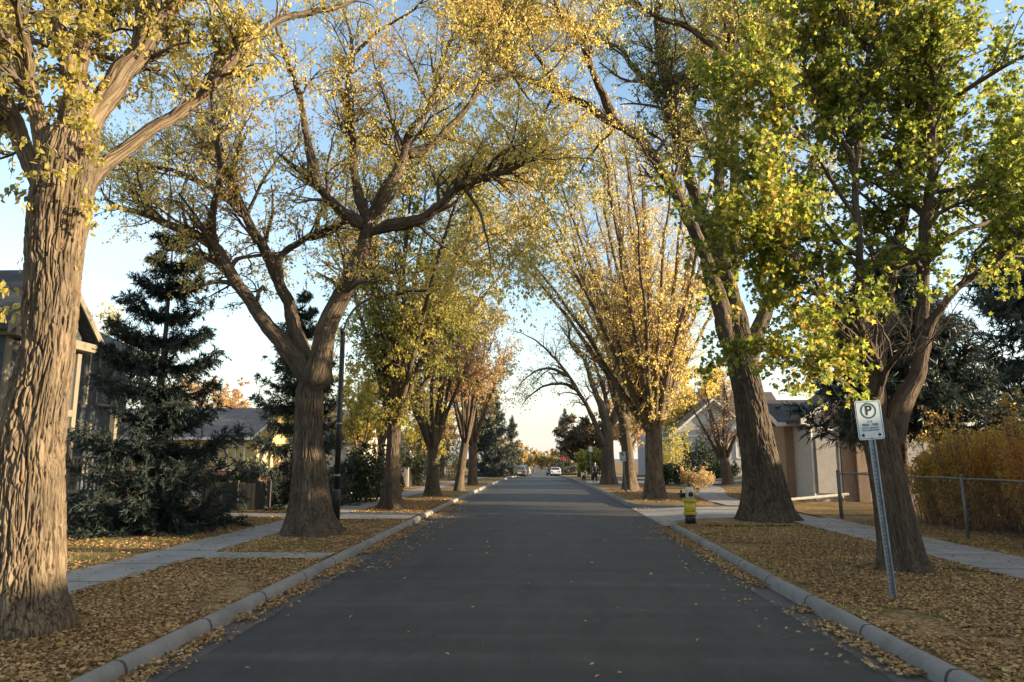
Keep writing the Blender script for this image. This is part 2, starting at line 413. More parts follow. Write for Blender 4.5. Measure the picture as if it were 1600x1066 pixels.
KL, KR = -3.42, 3.2                           # kerb faces
def krx(y):                                   # the right kerb drifts out a little, as in the photo
    return KR + .10 * float(ss(8, 18, y))
strip('ground', -3000, 3000, lambda x, y: zr(y) - .25, M['ground'], 25)
strip('road', KL - .02, lambda y: 3.36, lambda x, y: zr(y) + .035 * (1 - ((x + .1) / 3.4) ** 2) * ss(-20, -4, y), M['asphalt'], 11)
strip('gutter_pan', KL - .01, KL + .33, lambda x, y: zr(y) + .010 + 0 * x, M['gutter'], 2, YS[YS < 270])
ALY0, ALY1 = 20.6, 25.2
ysA = np.append(YS[YS < 19.5], 19.6); ysB = np.concatenate([[26.2], YS[(YS > 26.5) & (YS < 270)]])
strip('gutter_pan', lambda y: krx(y) - .33, lambda y: krx(y) + .02, lambda x, y: zr(y) + .010 + 0 * x, M['gutter'], 2, ysA)
strip('alley', 3.3, 8.3, lambda x, y: zr(y) + .008 + .10 * ss(3.4, 5.4, x) + .5 * ss(9, 15, x) * ss(26, 48, y), M['concrete'], 12, np.linspace(ALY0 - 1.2, ALY1 + 1.2, 8))

def sweep(name, path, mat, w=.13, h=.147, side=1):
    """kerb: rounded section swept along a ground path; `side` = direction (in +normal) of the lawn"""
    P = np.asarray(path, float); T = unit(np.gradient(P, axis=0)); N = np.stack([T[:, 1], -T[:, 0]], 1) * side
    sec = [(-.035, -.12), (-.022, h * .55), (-.005, h * .85), (.03, h + .006), (w * .7, h + .008), (w, h - .01), (w, -.12)]
    V = []
    for (a, b) in sec:
        q = P + N * a; V.append(np.stack([q[:, 0], q[:, 1], zr(q[:, 1]) + b], 1))
    V = np.stack(V, 1); n, k, _ = V.shape
    V += (vnoise(V * 2.1, 5) - .5)[..., None] * np.array([.018, .0, .014])
    i = (np.arange(n - 1) * k)[:, None]; j = np.arange(k - 1)[None]
    Fq = np.stack([i + j, i + j + 1, i + k + j + 1, i + k + j], -1).reshape(-1, 4)
    return tag(make(name, V.reshape(-1, 3), Fq, mat, smooth=True), kind='structure')

yk = np.concatenate([np.arange(-14, 40, .4), np.arange(40, 268, 3)])
sweep('kerb', np.stack([np.full(len(yk), KL), yk], 1), M['kerb'], side=-1)
yk1 = np.arange(-14, 18.4, .4)
cor = [(krx(18.6) + .02 + 2.0 * (1 - math.cos(a)), 18.4 + 2.0 * math.sin(a) ) for a in np.linspace(0.1, 1.45, 9)]
sweep('kerb', np.array([(krx(y), y) for y in yk1] + cor + [(x, 20.42) for x in (6.2, 7.5, 9)]), M['kerb'])
cor2 = [(x, 25.5) for x in (9, 7.5, 6.4)] + [(5.3 - 1.95 * math.sin(a), 27.4 - 1.9 * math.cos(a)) for a in np.linspace(.1, 1.5, 9)]
sweep('kerb', np.array(cor2 + [(3.32, y) for y in np.concatenate([np.arange(28, 60, 1), np.arange(60, 268, 4)])]), M['kerb'])

lz = lambda d=0.0: (lambda x, y: zl(x, y) + d + .03 * (vnoise(np.stack([x * .9, y * .9, 0 * x], -1), 3) - .5) * ((np.abs(x) > 3.9)))
near = np.concatenate([np.arange(-14, 60, .8), YS[YS > 60]])
strip('lawn', KL - .112, -5.75, lz(), M['lawn'], 8, near)
strip('lawn', -6.85, -70, lz(), M['lawn'], 22, near)
strip('pavement', -5.72, -6.88, lambda x, y: zl(x, y) + .018, M['concrete'], 3, near[near < 270])
rn = near[near < 18.6]
strip('lawn', lambda y: krx(y) + .105, 6.62, lz(), M['lawn'], 9, rn)
strip('lawn', 5.5, 6.62, lz(-.004), M['lawn'], 3, np.array([18.3, 18.9, 19.6, 20.3]))
strip('lawn', lambda y: krx(18.5) + .12 + 2.0 * (1 - math.sqrt(max(0, 1 - min(1, max(0, (y - 18.4) / 2)) ** 2))), 5.6, lz(), M['lawn'], 6, np.array([18.4, 18.8, 19.2, 19.6, 19.95, 20.25]))
strip('lawn', 8.0, 70, lz(), M['lawn'], 22, np.append(near[near < 20.3], 20.4))
strip('pavement', 6.58, 8.04, lambda x, y: zl(x, y) + .018, M['concrete'], 3, np.append(near[near < 20.3], 20.4))
strip('lawn', 8.02, 70, lz(), M['lawn'], 22, np.linspace(20.3, 25.6, 8))
rf = np.concatenate([[25.5, 26, 26.5], near[near > 26.6]])
strip('lawn', lambda y: 3.43 + 2.0 * (1 - math.sqrt(max(0, 1 - min(1, max(0, (27.5 - y) / 2)) ** 2))), lambda y: 6.6 + 2.6 * float(ss(28, 44, y)), lz(), M['lawn'], 8, rf)
strip('pavement', lambda y: 6.57 + 2.6 * float(ss(28, 44, y)), lambda y: 7.9 + 2.6 * float(ss(28, 44, y)), lambda x, y: zl(x, y) + .02, M['concrete'], 4, rf[rf < 270])
strip('lawn', lambda y: 7.87 + 2.6 * float(ss(28, 44, y)), 70, lz(), M['lawn'], 22, rf)
# footpaths that cross the left verge and lead to the porch of the dark house
def patch(name, x0, x1, y0, y1, d=.03, m='concrete'):
    strip(name, x0, x1, lambda x, y: zl(x, y) + d, M[m], 8, np.linspace(y0, y1, 4))
patch('path', KL - .15, -5.74, 11.9, 12.6, .024)
patch('path', -6.86, -15.0, 20.1, 21.2, .026)
patch('path', KL - .15, -5.74, 19.4, 21.6, .026)
patch('driveway', -6.86, -14, 26.5, 29.0, .026)
patch('path', 9.5, 40, 44.5, 47, .03)
patch('driveway', 3.46, 14, 49.5, 58, .026)

# ------------------------------------------------------------------ leaves
SH = {
 'elm': (np.array([(0, 0), (.30, .30), (.27, .66), (0, 1), (-.27, .66), (-.30, .30)]), [(0, 1, 2), (0, 2, 3), (0, 3, 4), (0, 4, 5)]),
 'dia': (np.array([(0, 0), (.34, .5), (0, 1), (-.34, .5)]), [(0, 1, 2), (0, 2, 3)]),
 'maple': (np.array([(0, .35), (0, 0), (.42, .08), (.34, .30), (.62, .62), (.24, .58), (0, 1), (-.24, .58), (-.62, .62), (-.34, .30), (-.42, .08)]),
           [(0, 1, 2), (0, 2, 3), (0, 3, 4), (0, 4, 5), (0, 5, 6), (0, 6, 7), (0, 7, 8), (0, 8, 9), (0, 9, 10), (0, 10, 1)]),
 'needle': (np.array([(-.075, 0), (.075, 0), (.06, .7), (0, 1), (-.06, .7)]), [(0, 1, 2), (0, 2, 4), (4, 2, 3)]),
}
def leafset(P, ax, nr, size, shape, fold=.25):
    sh, tr = SH[shape]; k = len(sh); n = len(P)
    ax = unit(ax); nr = unit(nr - ax * (nr * ax).sum(-1, keepdims=True)); sd = np.cross(ax, nr); s = size[:, None, None]
    z = fold * np.abs(sh[:, 0]) - .18 * sh[:, 1] ** 2
    V = P[:, None] + s * (sd[:, None] * sh[None, :, :1] + ax[:, None] * sh[None, :, 1:] + nr[:, None] * z[None, :, None])
    Ft = (np.arange(n) * k)[:, None, None] + np.array(tr)[None]
    return V.reshape(-1, 3), Ft.reshape(-1, 3), k

def foliage(name, P, mat, parent, size=(.06, .1), shape='elm', tint=(0, 1), droop=.6, clump=.5, fold=.25, ax=None):
    n = len(P); ax0 = rng.normal(size=(n, 3)) + np.array([0, 0, -droop * 2]) if ax is None else ax
    nr = rng.normal(size=(n, 3)) + np.array([0, 0, .7])
    V, Fc, k = leafset(P, ax0, nr, rng.uniform(*size, n), shape, fold)
    t = clump * vnoise(P * .55, 21) + clump * .5 * vnoise(P * 1.7, 22) + (1 - clump * 1.2) * rng.random(n)
    t = tint[0] + (tint[1] - tint[0]) * np.clip((t - .2) / .62, 0, 1)
    return make(name, V, Fc, mat, parent, {'tint': np.repeat(t, k)})

def spawn(C, R, n, t0, t1, L, ang, up=0., wig=.18, m=7, grav=0., rk=.55, rmax=.09, lt=.35, tip=.25, rmin=.004):
    ln = np.linalg.norm(np.diff(C, axis=1), axis=2).sum(1); p = rng.choice(len(C), n, p=ln / ln.sum()); k = C.shape[1]
    t = rng.uniform(t0, t1, n); q = t * (k - 1); i = np.minimum(q.astype(int), k - 2); f = (q - i)[:, None]
    pos = C[p, i] * (1 - f) + C[p, i + 1] * f; tan = unit(C[p, i + 1] - C[p, i])
    r0 = np.clip((R[p, i] * (1 - f[:, 0]) + R[p, i + 1] * f[:, 0]) * rk, rmin, rmax)
    a = rng.uniform(*ang, n)[:, None]; perp = unit(np.cross(tan, rng.normal(size=(n, 3))))
    d = unit(tan * np.cos(a) + perp * np.sin(a) + np.array([0, 0, up])); l = rng.uniform(*L, n) * (1 - lt * t)
    out = [pos]; st = (l / (m - 1))[:, None]
    for s in range(1, m):
        pos = pos + d * st; out.append(pos)
        d = unit(d + rng.normal(size=(n, 3)) * wig + np.array([0, 0, grav * s / m]))
    return np.stack(out, 1), r0[:, None] * np.linspace(1, tip, m)[None]

def along(C, per, t0=.1, jit=.02):
    n, k, _ = C.shape; t = rng.uniform(t0, 1, (n, per)) * (k - 1); i = np.minimum(t.astype(int), k - 2); f = (t - i)[..., None]
    r = np.arange(n)[:, None]; P = C[r, i] * (1 - f) + C[r, i + 1] * f
    return (P + rng.normal(size=P.shape) * jit).reshape(-1, 3)

def barktube(name, P, R, k, mat, parent, amp=0., flare=None, lobes=5, seed=0, fq=12, step=None, dome=False, collar=0):
    """trunk or limb; amp = furrow depth in metres (real displacement), flare = (extra radius, height)"""
    if dome:                                 # round the top off inside the fork
        d = unit(P[-1] - P[-2]); r = R[-1]; u = np.array([.35, .7, .95, 1.1]); P = np.vstack([P, P[-1] + d * (u * r)[:, None]]); R = np.concatenate([R, r * np.array([.90, .68, .40, .12])])
    if collar:                               # a limb swells where it joins
        t = np.linspace(0, 1, len(R)); R = R * (1 + collar * np.exp(-((t - .12) / .09) ** 2)) * (.55 + .45 * ss(0, .10, t))
    if step:
        L = np.linalg.norm(np.diff(P, axis=0), axis=1).sum(); P, R = resample(P, max(4, int(L / step)), R)
    V, Fq, co = tube(P, R, k); m = len(P); V = V.reshape(m, k, 3); co = co.reshape(m, k, 3).copy()
    rad = V - P[:, None]; rl = np.linalg.norm(rad, axis=-1, keepdims=True); dirv = rad / rl
    if flare:
        z = np.clip(co[..., 2], 0, None); th = np.arctan2(co[..., 1], co[..., 0])
        lob = .55 + .45 * np.cos(lobes * th + seed * 1.7) * np.cos(2 * th + seed) + .25 * np.cos(3 * th + seed * .7)
        f = flare[0] * np.exp(-z / flare[1]) * np.clip(lob, .15, 1.4) + flare[0] * .35 * np.exp(-z / (flare[1] * 3))
        V = V + dirv * f[..., None]; co[..., :2] *= 1 + (f / rl[..., 0])[..., None]
    und = (vnoise(co * np.array([2.5, 2.5, 1.0]) + seed * 7.3, 1) - .5) * rl[..., 0] * .25
    V = V + dirv * und[..., None]
    if amp:
        w = np.stack([vnoise(co * np.array([5, 5, 2.6]) + seed, s) for s in (2, 3, 4)], -1)
        q = co * np.array([fq, fq, fq * .115]) + (w - .5) * np.array([1.5, 1.5, .8])
        a = np.abs(2 * vnoise(q, 6) - 1); b = np.abs(2 * vnoise(q * np.array([1.9, 1.9, 2.4]) + 9, 7) - 1)
        c = vnoise(co * np.array([70, 70, 26.]), 8)
        dsp = amp * (ss(0, .30, a) - .75) + amp * .7 * (ss(0, .32, b) - .65) + amp * .4 * (c - .5)
        V = V + dirv * dsp[..., None]
    V = V.reshape(-1, 3); co = co.reshape(-1, 3)
    tipv = np.array([P[-1]]); Ft = np.stack([(m - 1) * k + np.arange(k), (m - 1) * k + (np.arange(k) + 1) % k, np.full(k, m * k)], -1)
    return make(name, np.vstack([V, tipv]), [Fq, Ft], mat, parent, {'bark': np.vstack([co, co[-1:]])}, smooth=True)

def limb_path(pts, Y0, D, w0, w1, Ys=0.0, jit=.05, mem=None):
    """a limb traced in the photo, swung by D metres in depth from start to tip"""
    p2 = catmull(pts, 6); t = np.linspace(0, 1, len(p2)); P = []; R = []
    if mem:                                  # a side limb starts at the depth of the limb it leaves
        dd = [math.hypot(a - pts[0][0], b - pts[0][1]) - w * .5 for a, b, w, _ in mem]; i = int(np.argmin(dd))
        if dd[i] < 34:
            Ys = mem[i][3]
            if dd[i] > 2: p2 = catmull([mem[i][:2]] + list(pts), 6); t = np.linspace(0, 1, len(p2))
    for (x, y), u in zip(p2, t):
        Y = Y0 + Ys + D * u ** 1.2; q = PX(x, y, Y); P.append(q)
        if mem is not None: mem.append((x, y, w0 + (w1 - w0) * u, Ys + D * u ** 1.2))
        R.append(.82 * (1 - .72 * u ** 5) * (w0 + (w1 - w0) * u ** .8) / 2 * Y / F)
    P = np.array(P); P += (np.stack([vnoise(P * 1.5, s) + .5 * vnoise(P * 4.5, s + 3) - .25 for s in (31, 32, 33)], -1) - .5) * jit * 2
    return P, np.array(R)

def crown(root, LC, LR, spec, leafmat, twigmat, bare=0):
    """branches, twigs and leaves grown from the limbs"""
    s = dict(n1=60, L1=(1, 3), n2=350, L2=(.5, 1.4), n3=2500, L3=(.25, .7), per=12, size=(.06, .1), shape='elm', tint=(0, 1),
             up1=.35, g1=-.05, g3=-.25, droop=.6, t0=.3, tw0=.3, clump=.5, k=4, ep=.2)
    s.update(spec)
    C1, R1 = spawn(LC, LR, s['n1'], s['t0'], 1, s['L1'], (.4, 1.15), s['up1'], .16, 9, s['g1'], .5, .07)
    C2, R2 = spawn(C1, R1, s['n2'], .12, 1, s['L2'], (.4, 1.2), .12, .2, 7, -.1, .55, .03)
    C2b, R2b = spawn(LC, LR, int(s['n2'] * s['ep']), s['tw0'], 1, s['L2'], (.6, 1.5), .1, .22, 7, -.1, .3, .02)
    C2 = np.concatenate([C2, C2b]); R2 = np.concatenate([R2, R2b])
    C3, R3 = spawn(C2, R2, s['n3'], .1, 1, s['L3'], (.3, 1.2), -.05, .22, 5, s['g3'], .6, .008, rmin=.0025)
    Vs, Fs, o = [], [], 0
    for C, R, k in ((C1, R1, s['k'] + 1), (C2, R2, s['k']), (C3, R3, 3)):
        V, Fq = tubes(C, R, k); Vs.append(V); Fs.append(Fq + o); o += len(V)
    make('branches', np.vstack(Vs), np.vstack(Fs), twigmat, root, smooth=True)
    P = np.concatenate([along(C3, s['per'], .15, .025), along(C2, max(1, s['per'] // 3), .4, .03)])
    if 'keep' in s: P = P[s['keep'](P)]
    foliage('foliage', P, leafmat, root, s['size'], s['shape'], s['tint'], s['droop'], s['clump'])
    return C1, C2, C3

def stack(paths, m=16):
    C, R = [], []
    for P, r in paths: q, rr = resample(P, m, r); C.append(q); R.append(rr)
    return np.stack(C), np.stack(R)

def hero(name, label, cat, group, trunk, Y0, limbs, spec, bark, leaf, twig='twig', amp=.012, fl=(.18, .28), sides=96, step=.03, seed=1, fq=12, lobes=5, lean=0):
    P2 = catmull([(a, b) for a, b, _ in trunk], 8); W = np.interp(np.linspace(0, 1, len(P2)), np.linspace(0, 1, len(trunk)), [c for *_, c in trunk])
    P = np.array([PX(x, y, Y0 + lean * i / len(P2)) for i, (x, y) in enumerate(P2)]); R = W / 2 * Y0 / F
    d = P[1] - P[0]; P = np.vstack([P[0] - d * .0 - np.array([0, 0, .14]), P]); R = np.concatenate([[R[0]], R])
    root = empty(name, (P[0][0], P[0][1], P[0][2] + .14)); tag(root, label, cat, group)
    barktube('trunk', P, R, sides, bark, root, amp, fl, lobes, seed, fq, step, True)
    paths = []; mem = [(a, b, c, lean) for a, b, c in trunk]
    for i, (pts, w0, w1, D) in enumerate(limbs):
        q, r = limb_path(pts, Y0, D, w0, w1, mem=mem); paths.append((q, r))
        big = r[0] > .05
        barktube('limb', q, r, (40 if big else 12) if amp else 12, bark, root, amp * .6 if big and amp else 0, None, 5, seed + i, fq * 1.2, .05 if big else .1, False, .30 if big else .1)
    C, Rr = stack(paths)
    return root, C, Rr, crown(root, C, Rr, spec, leaf, M[twig])

# ---- 1 the near elm on the left
TRUNK = [(36, 988, 108), (32, 940, 104), (38, 850, 98), (50, 700, 88), (66, 600, 78), (76, 533, 73), (86, 400, 82), (94, 330, 90), (102, 270, 88), (110, 225, 78)]
Y = GP(48, 985)[1]
LB = [([(88, 385), (72, 330), (55, 270), (30, 215), (8, 150), (-20, 80), (-60, -40)], 46, 30, .7),
      ([(92, 300), (72, 215), (50, 130), (32, 90), (10, 65), (-40, 20)], 40, 14, -.8),
      ([(50, 130), (42, 70), (32, 10), (25, -60)], 22, 14, -.9),
      ([(112, 250), (122, 170), (112, 95), (92, 40), (72, -5), (52, -80)], 52, 26, .4),
      ([(118, 170), (135, 80), (148, 30), (162, -30)], 26, 18, .9),
      ([(110, 300), (128, 250), (145, 195), (180, 135), (214, 82), (248, 33), (290, -15), (340, -90)], 58, 34, .9),
      ([(104, 345), (130, 300), (165, 262), (200, 235), (250, 200), (300, 160), (360, 105), (402, 58), (450, 32), (515, 12), (575, -12)], 34, 13, 1.6),
      ([(214, 82), (222, 20), (228, -60)], 30, 20, 1.4)]
r1, C, R_, (c1, c2, c3) = hero('elm_tree', 'thick leaning elm with sunlit furrowed bark, nearest street tree at the left edge', 'tree', 'street trees lining the road',
     TRUNK, Y, LB, dict(n1=70, L1=(.6, 1.9), n2=420, L2=(.35, .9), n3=2600, L3=(.18, .5), per=6, size=(.045, .075), tint=(0, .75), t0=.38, clump=.45),
     M['bark_a'], M['leaf_gold'], amp=.024, fl=(.21, .27), sides=440, step=.009, seed=3, fq=22)
# leafy shoots hanging off its trunk
T0 = np.array([[PX(x, y, Y) for x, y in ((40, 520), (60, 400), (80, 300), (100, 230), (118, 150), (128, 90), (140, 30), (150, -30))],
               [PX(x, y, Y - .3) for x, y in ((112, 330), (118, 300), (122, 260), (126, 220), (130, 180), (130, 140), (130, 100), (130, 60))]])
sc, sr = spawn(T0, np.full((2, 8), .08), 70, 0, 1, (.3, .75), (.9, 1.6), .1, .3, 7, -.5, .05, .006)
V, Fq = tubes(sc, sr, 4); make('shoot_twigs', V, Fq, M['twig_red'], r1, smooth=True)
foliage('shoot_foliage', along(sc, 20, .3, .03), M['leaf_gold'], r1, (.05, .085), 'elm', (.05, .62), .7, .4)

# ---- 2 the wide forked elm behind it
g = GP(485, 836); Y = g[1]
TR2 = [(486, 838, 62), (484, 800, 56), (483, 740, 48), (482, 690, 44), (484, 640, 43), (485, 612, 41), (487, 594, 30)]
LB2 = [([(482, 615), (474, 582), (448, 545), (410, 500), (375, 452), (345, 400), (322, 378), (300, 366), (262, 351), (230, 336), (188, 325), (165, 308), (160, 290)], 36, 9, -1.0),
       ([(334, 392), (328, 362), (338, 318), (345, 262), (336, 205), (330, 150), (335, 90)], 18, 7, -2.0),
       ([(484, 612), (480, 575), (458, 505), (438, 440), (412, 392), (378, 325), (352, 262), (322, 205), (300, 150), (260, 100)], 32, 8, 1.6),
       ([(440, 450), (436, 415), (445, 395), (480, 372), (530, 352), (560, 335)], 18, 9, -.6),
       ([(378, 325), (330, 290), (270, 268), (210, 262), (150, 270)], 16, 5, 2.6),
       ([(488, 615), (497, 575), (512, 510), (538, 452), (560, 405), (572, 360), (575, 340)], 44, 30, -.7),
       ([(574, 355), (535, 333), (500, 297), (462, 265), (430, 240)], 24, 10, -1.6),
       ([(490, 290), (485, 245), (468, 165), (456, 105), (440, 60), (425, 20)], 18, 7, -1.4),
       ([(574, 350), (602, 305), (628, 255), (640, 205), (672, 165), (681, 128), (670, 70)], 24, 8, .6),
       ([(575, 362), (640, 348), (692, 322), (722, 290), (770, 275), (815, 258), (850, 235)], 26, 7, -1.8),
       ([(650, 238), (690, 214), (718, 182), (748, 138), (762, 120), (800, 117), (845, 124)], 18, 6, 1.4),
       ([(692, 215), (730, 222), (762, 240), (800, 246)], 11, 4, 2.0),
       ([(574, 350), (560, 290), (552, 220), (540, 150), (548, 80), (540, 10)], 20, 7, 1.0),
       ([(675, 160), (690, 100), (720, 40), (760, -20)], 9, 4, 1.5),
       ([(548, 90), (590, 50), (640, 20), (690, -20)], 8, 4, -1.0),
       ([(748, 138), (770, 80), (800, 30)], 7, 3, 1.5),
       ([(770, 275), (800, 305), (818, 350)], 6, 2, .8), ([(722, 290), (750, 330), (764, 390), (768, 440)], 8, 2, -.6),
       ([(800, 117), (830, 160), (852, 215)], 6, 2, .8), ([(845, 124), (880, 90), (900, 40)], 5, 2, -.5), ([(650, 345), (690, 380), (730, 410), (760, 450)], 8, 2, 1.2)]
hero('elm_tree', 'spreading elm with low forked limbs and flared base beside the black lamp post', 'tree', 'street trees lining the road',
     TR2, Y, LB2, dict(n1=230, L1=(1, 3.0), n2=1900, L2=(.5, 1.4), n3=12500, L3=(.25, .7), per=5, size=(.045, .08), tint=(.2, .94), ep=.08, t0=.3, clump=.55, tw0=.5),
     M['bark_b'], M['leaf_gold'], amp=.024, fl=(.50, .32), sides=220, step=.02, seed=5, fq=16, lobes=4)

# ---- 3 the big elm on the right
g = GP(1198, 813); Y = g[1]
TR3 = [(1200, 815, 66), (1196, 770, 58), (1188, 720, 52), (1181, 680, 49), (1171, 620, 46), (1161, 575, 43), (1152, 535, 41), (1146, 500, 39), (1143, 480, 34)]
LB3 = [([(1160, 590), (1146, 545), (1122, 470), (1104, 410), (1080, 352), (1052, 295), (1012, 232), (980, 206), (930, 172), (870, 141), (810, 118), (770, 94), (735, 62), (715, 40)], 32, 8, -2.2),
       ([(968, 196), (945, 150), (928, 120), (908, 66), (878, 26), (858, -20)], 17, 9, -2.0),
       ([(1153, 545), (1143, 500), (1120, 400), (1092, 325), (1066, 235), (1046, 155), (1031, 85), (1026, 0), (1024, -60)], 30, 18, .6),
       ([(1024, 142), (988, 103), (972, 76), (935, 62), (880, 50)], 14, 5, 2.0),
       ([(1155, 540), (1149, 490), (1130, 380), (1126, 260), (1133, 160), (1142, 0), (1146, -70)], 26, 16, -.8),
       ([(1132, 90), (1082, 46), (1035, 30), (985, 2), (950, -25)], 14, 8, -1.6),
       ([(1148, 440), (1148, 300), (1148, 210), (1160, 120), (1184, 60), (1195, -30)], 20, 11, 1.5),
       ([(1170, 610), (1172, 560), (1200, 470), (1216, 390), (1213, 240), (1205, 120), (1180, 50), (1150, 10)], 30, 14, 1.2),
       ([(1128, 145), (1108, 152), (1085, 140), (1070, 115)], 10, 4, 2.0),
       ([(1216, 380), (1260, 290), (1290, 180), (1310, 60), (1325, -40)], 18, 10, 2.4),
       ([(1060, 230), (1085, 150), (1100, 60), (1105, -40)], 14, 8, 2.6),
       ([(870, 141), (840, 90), (800, 45), (750, 10)], 9, 4, -1.0),
       ([(858, -10), (800, -30), (740, -40)], 8, 4, .8),
       ([(810, 118), (760, 130), (720, 160), (690, 200)], 7, 3, -.6),
       ([(870, 141), (848, 180), (826, 225), (798, 268)], 6, 2, .8),
       ([(930, 172), (890, 200), (862, 245), (848, 300)], 7, 2, -.8),
       ([(810, 118), (792, 65), (800, 0)], 7, 3, -1.0),
       ([(968, 196), (930, 230), (905, 275), (890, 310)], 7, 2, 1.2),
       ([(908, 66), (860, 80), (815, 60), (770, 40)], 7, 2, .8)]
hero('elm_tree', 'tall elm with one long limb arching left over the road, standing just behind the hydrant', 'tree', 'street trees lining the road',
     TR3, Y, LB3, dict(n1=250, L1=(1, 3.2), n2=2000, L2=(.5, 1.4), n3=13500, L3=(.28, .7), per=5, size=(.05, .085), tint=(0, .9), ep=.08, t0=.38, clump=.5, tw0=.62),
     M['bark_b'], M['leaf_olive'], amp=.026, fl=(.40, .36), sides=240, step=.022, seed=8, fq=15, lobes=5)

# ---- 4 the green maple
g = GP(1405, 893); Y = g[1]
TR4 = [(1412, 896, 60), (1404, 845, 54), (1395, 790, 50), (1386, 735, 49), (1380, 700, 50), (1376, 675, 48)]
LB4 = [([(1378, 715), (1366, 680), (1367, 640), (1372, 600), (1364, 555), (1350, 520), (1338, 485)], 26, 11, -.5),
       ([(1372, 610), (1388, 575), (1412, 545), (1420, 520)], 14, 6, -1.0),
       ([(1350, 520), (1342, 440), (1340, 340), (1338, 250), (1346, 150), (1366, 40), (1370, -30)], 15, 9, .8),
       ([(1382, 718), (1392, 685), (1412, 630), (1432, 580), (1440, 520), (1441, 440), (1448, 350), (1455, 260), (1454, 130), (1460, 0), (1462, -60)], 38, 13, .3),
       ([(1440, 545), (1452, 505), (1478, 470), (1520, 432), (1562, 400), (1600, 355), (1640, 310)], 17, 9, -.9),
       ([(1455, 305), (1500, 300), (1560, 276), (1620, 262)], 10, 5, -.6),
       ([(1462, 190), (1492, 150), (1540, 122), (1596, 90), (1650, 60)], 11, 6, -1.2),
       ([(1374, 680), (1372, 600), (1382, 500), (1398, 400), (1420, 300), (1412, 180), (1420, 60)], 30, 9, 1.2),
       ([(1362, 560), (1310, 520), (1260, 470), (1200, 430)], 11, 5, .6),
       ([(1342, 400), (1290, 370), (1230, 375), (1180, 390)], 10, 4, -.4),
       ([(1340, 260), (1300, 190), (1260, 120), (1230, 30)], 11, 6, .6),
       ([(1366, 640), (1320, 600), (1270, 570)], 8, 4, -.8),
       ([(1448, 400), (1500, 360), (1560, 330), (1600, 200)], 12, 6, 1.5),
       ([(1342, 430), (1300, 360), (1240, 310), (1180, 280)], 9, 4, 1.0),
       ([(1340, 340), (1285, 255), (1235, 190), (1180, 110)], 9, 4, -.5),
       ([(1454, 150), (1400, 90), (1330, 40), (1290, -30)], 11, 6, -.6),
       ([(1362, 545), (1300, 470), (1240, 400), (1170, 330)], 9, 4, -.8)]
hero('maple_tree', 'green leaved maple with pale sunlit forked stems behind the leaning parking sign', 'tree', 'street trees lining the road',
     TR4, Y, LB4, dict(n1=260, L1=(.7, 2.3), n2=1700, L2=(.35, .9), n3=9500, L3=(.18, .5), per=6, size=(.055, .09), shape='maple', tint=(.05, .968), t0=.33, clump=.28, tw0=.6, droop=.3, g3=-.1,
                       keep=lambda P: (P[:, 2] > np.where(P[:, 0] > 4.9, 3.45, 2.5)) & ~((np.abs(P[:, 0] - 5.25) < .75) & (P[:, 2] < 3.9))),
     M['bark_m'], M['leaf_maple'], amp=.012, fl=(.17, .16), sides=200, step=.014, seed=4, fq=20, lobes=6)

# ------------------------------------------------------------------ procedural street trees further down
def fan(name, label, cat, group, base, r, zf, n, height, spread, spec, bark, leaf, twig='twig', bias=(0, 0), curve=1.0, lean=(0, 0), limb_r=.42, sides=40, amp=0, fl=None, wig=.25):
    """a trunk that splits into a vase of rising limbs"""
    root = empty(name, base); tag(root, label, cat, group); base = np.asarray(base, float)
    zs = np.linspace(-.12, zf, 9); P = base + np.stack([lean[0] * np.clip(zs / zf, 0, 1) ** 1.3, lean[1] * np.clip(zs / zf, 0, 1) ** 1.3, zs], 1)
    barktube('trunk', P, r * np.linspace(1.0, .86, 9), sides, bark, root, amp, fl or (r * .5, .3), 5, n + r * 3, 10, .06 if amp else .15, True)
    top = P[-1]; paths = []
    for i in range(n):
        a = 2 * math.pi * (i + rng.uniform(-.3, .3)) / n; u = rng.uniform(.45, 1) if i % 4 else rng.uniform(.0, .45)
        tipx = np.array([math.cos(a) * spread * u + bias[0], math.sin(a) * spread * u + bias[1], height - zf - .26 * height * u ** 2.2 + rng.uniform(-.4, .4)])
        t = np.linspace(0, 1, 12)[:, None]; off = np.array([math.cos(a), math.sin(a), 0]) * r * .45
        s = top - np.array([0, 0, r * 1.5]) + off * .5; c = s + np.array([tipx[0] * .42 * curve, tipx[1] * .42 * curve, (height - zf) * .48]) + off
        Q = (1 - t) ** 2 * s + 2 * t * (1 - t) * c + t ** 2 * (top + tipx)
        Q += (np.stack([vnoise(Q * .8 + i * 3.1, k) for k in (41, 42, 43)], -1) - .5) * wig * (t + .1) * 2
        rr = np.linspace(r * limb_r * rng.uniform(.75, 1.1), r * .07, 12); paths.append((Q, rr))
        barktube('limb', Q, rr, 12, bark, root, 0, None, 5, i, 10, None, False, .25)
    C, R = stack(paths, 14); crown(root, C, R, spec, leaf, M[twig]); return root

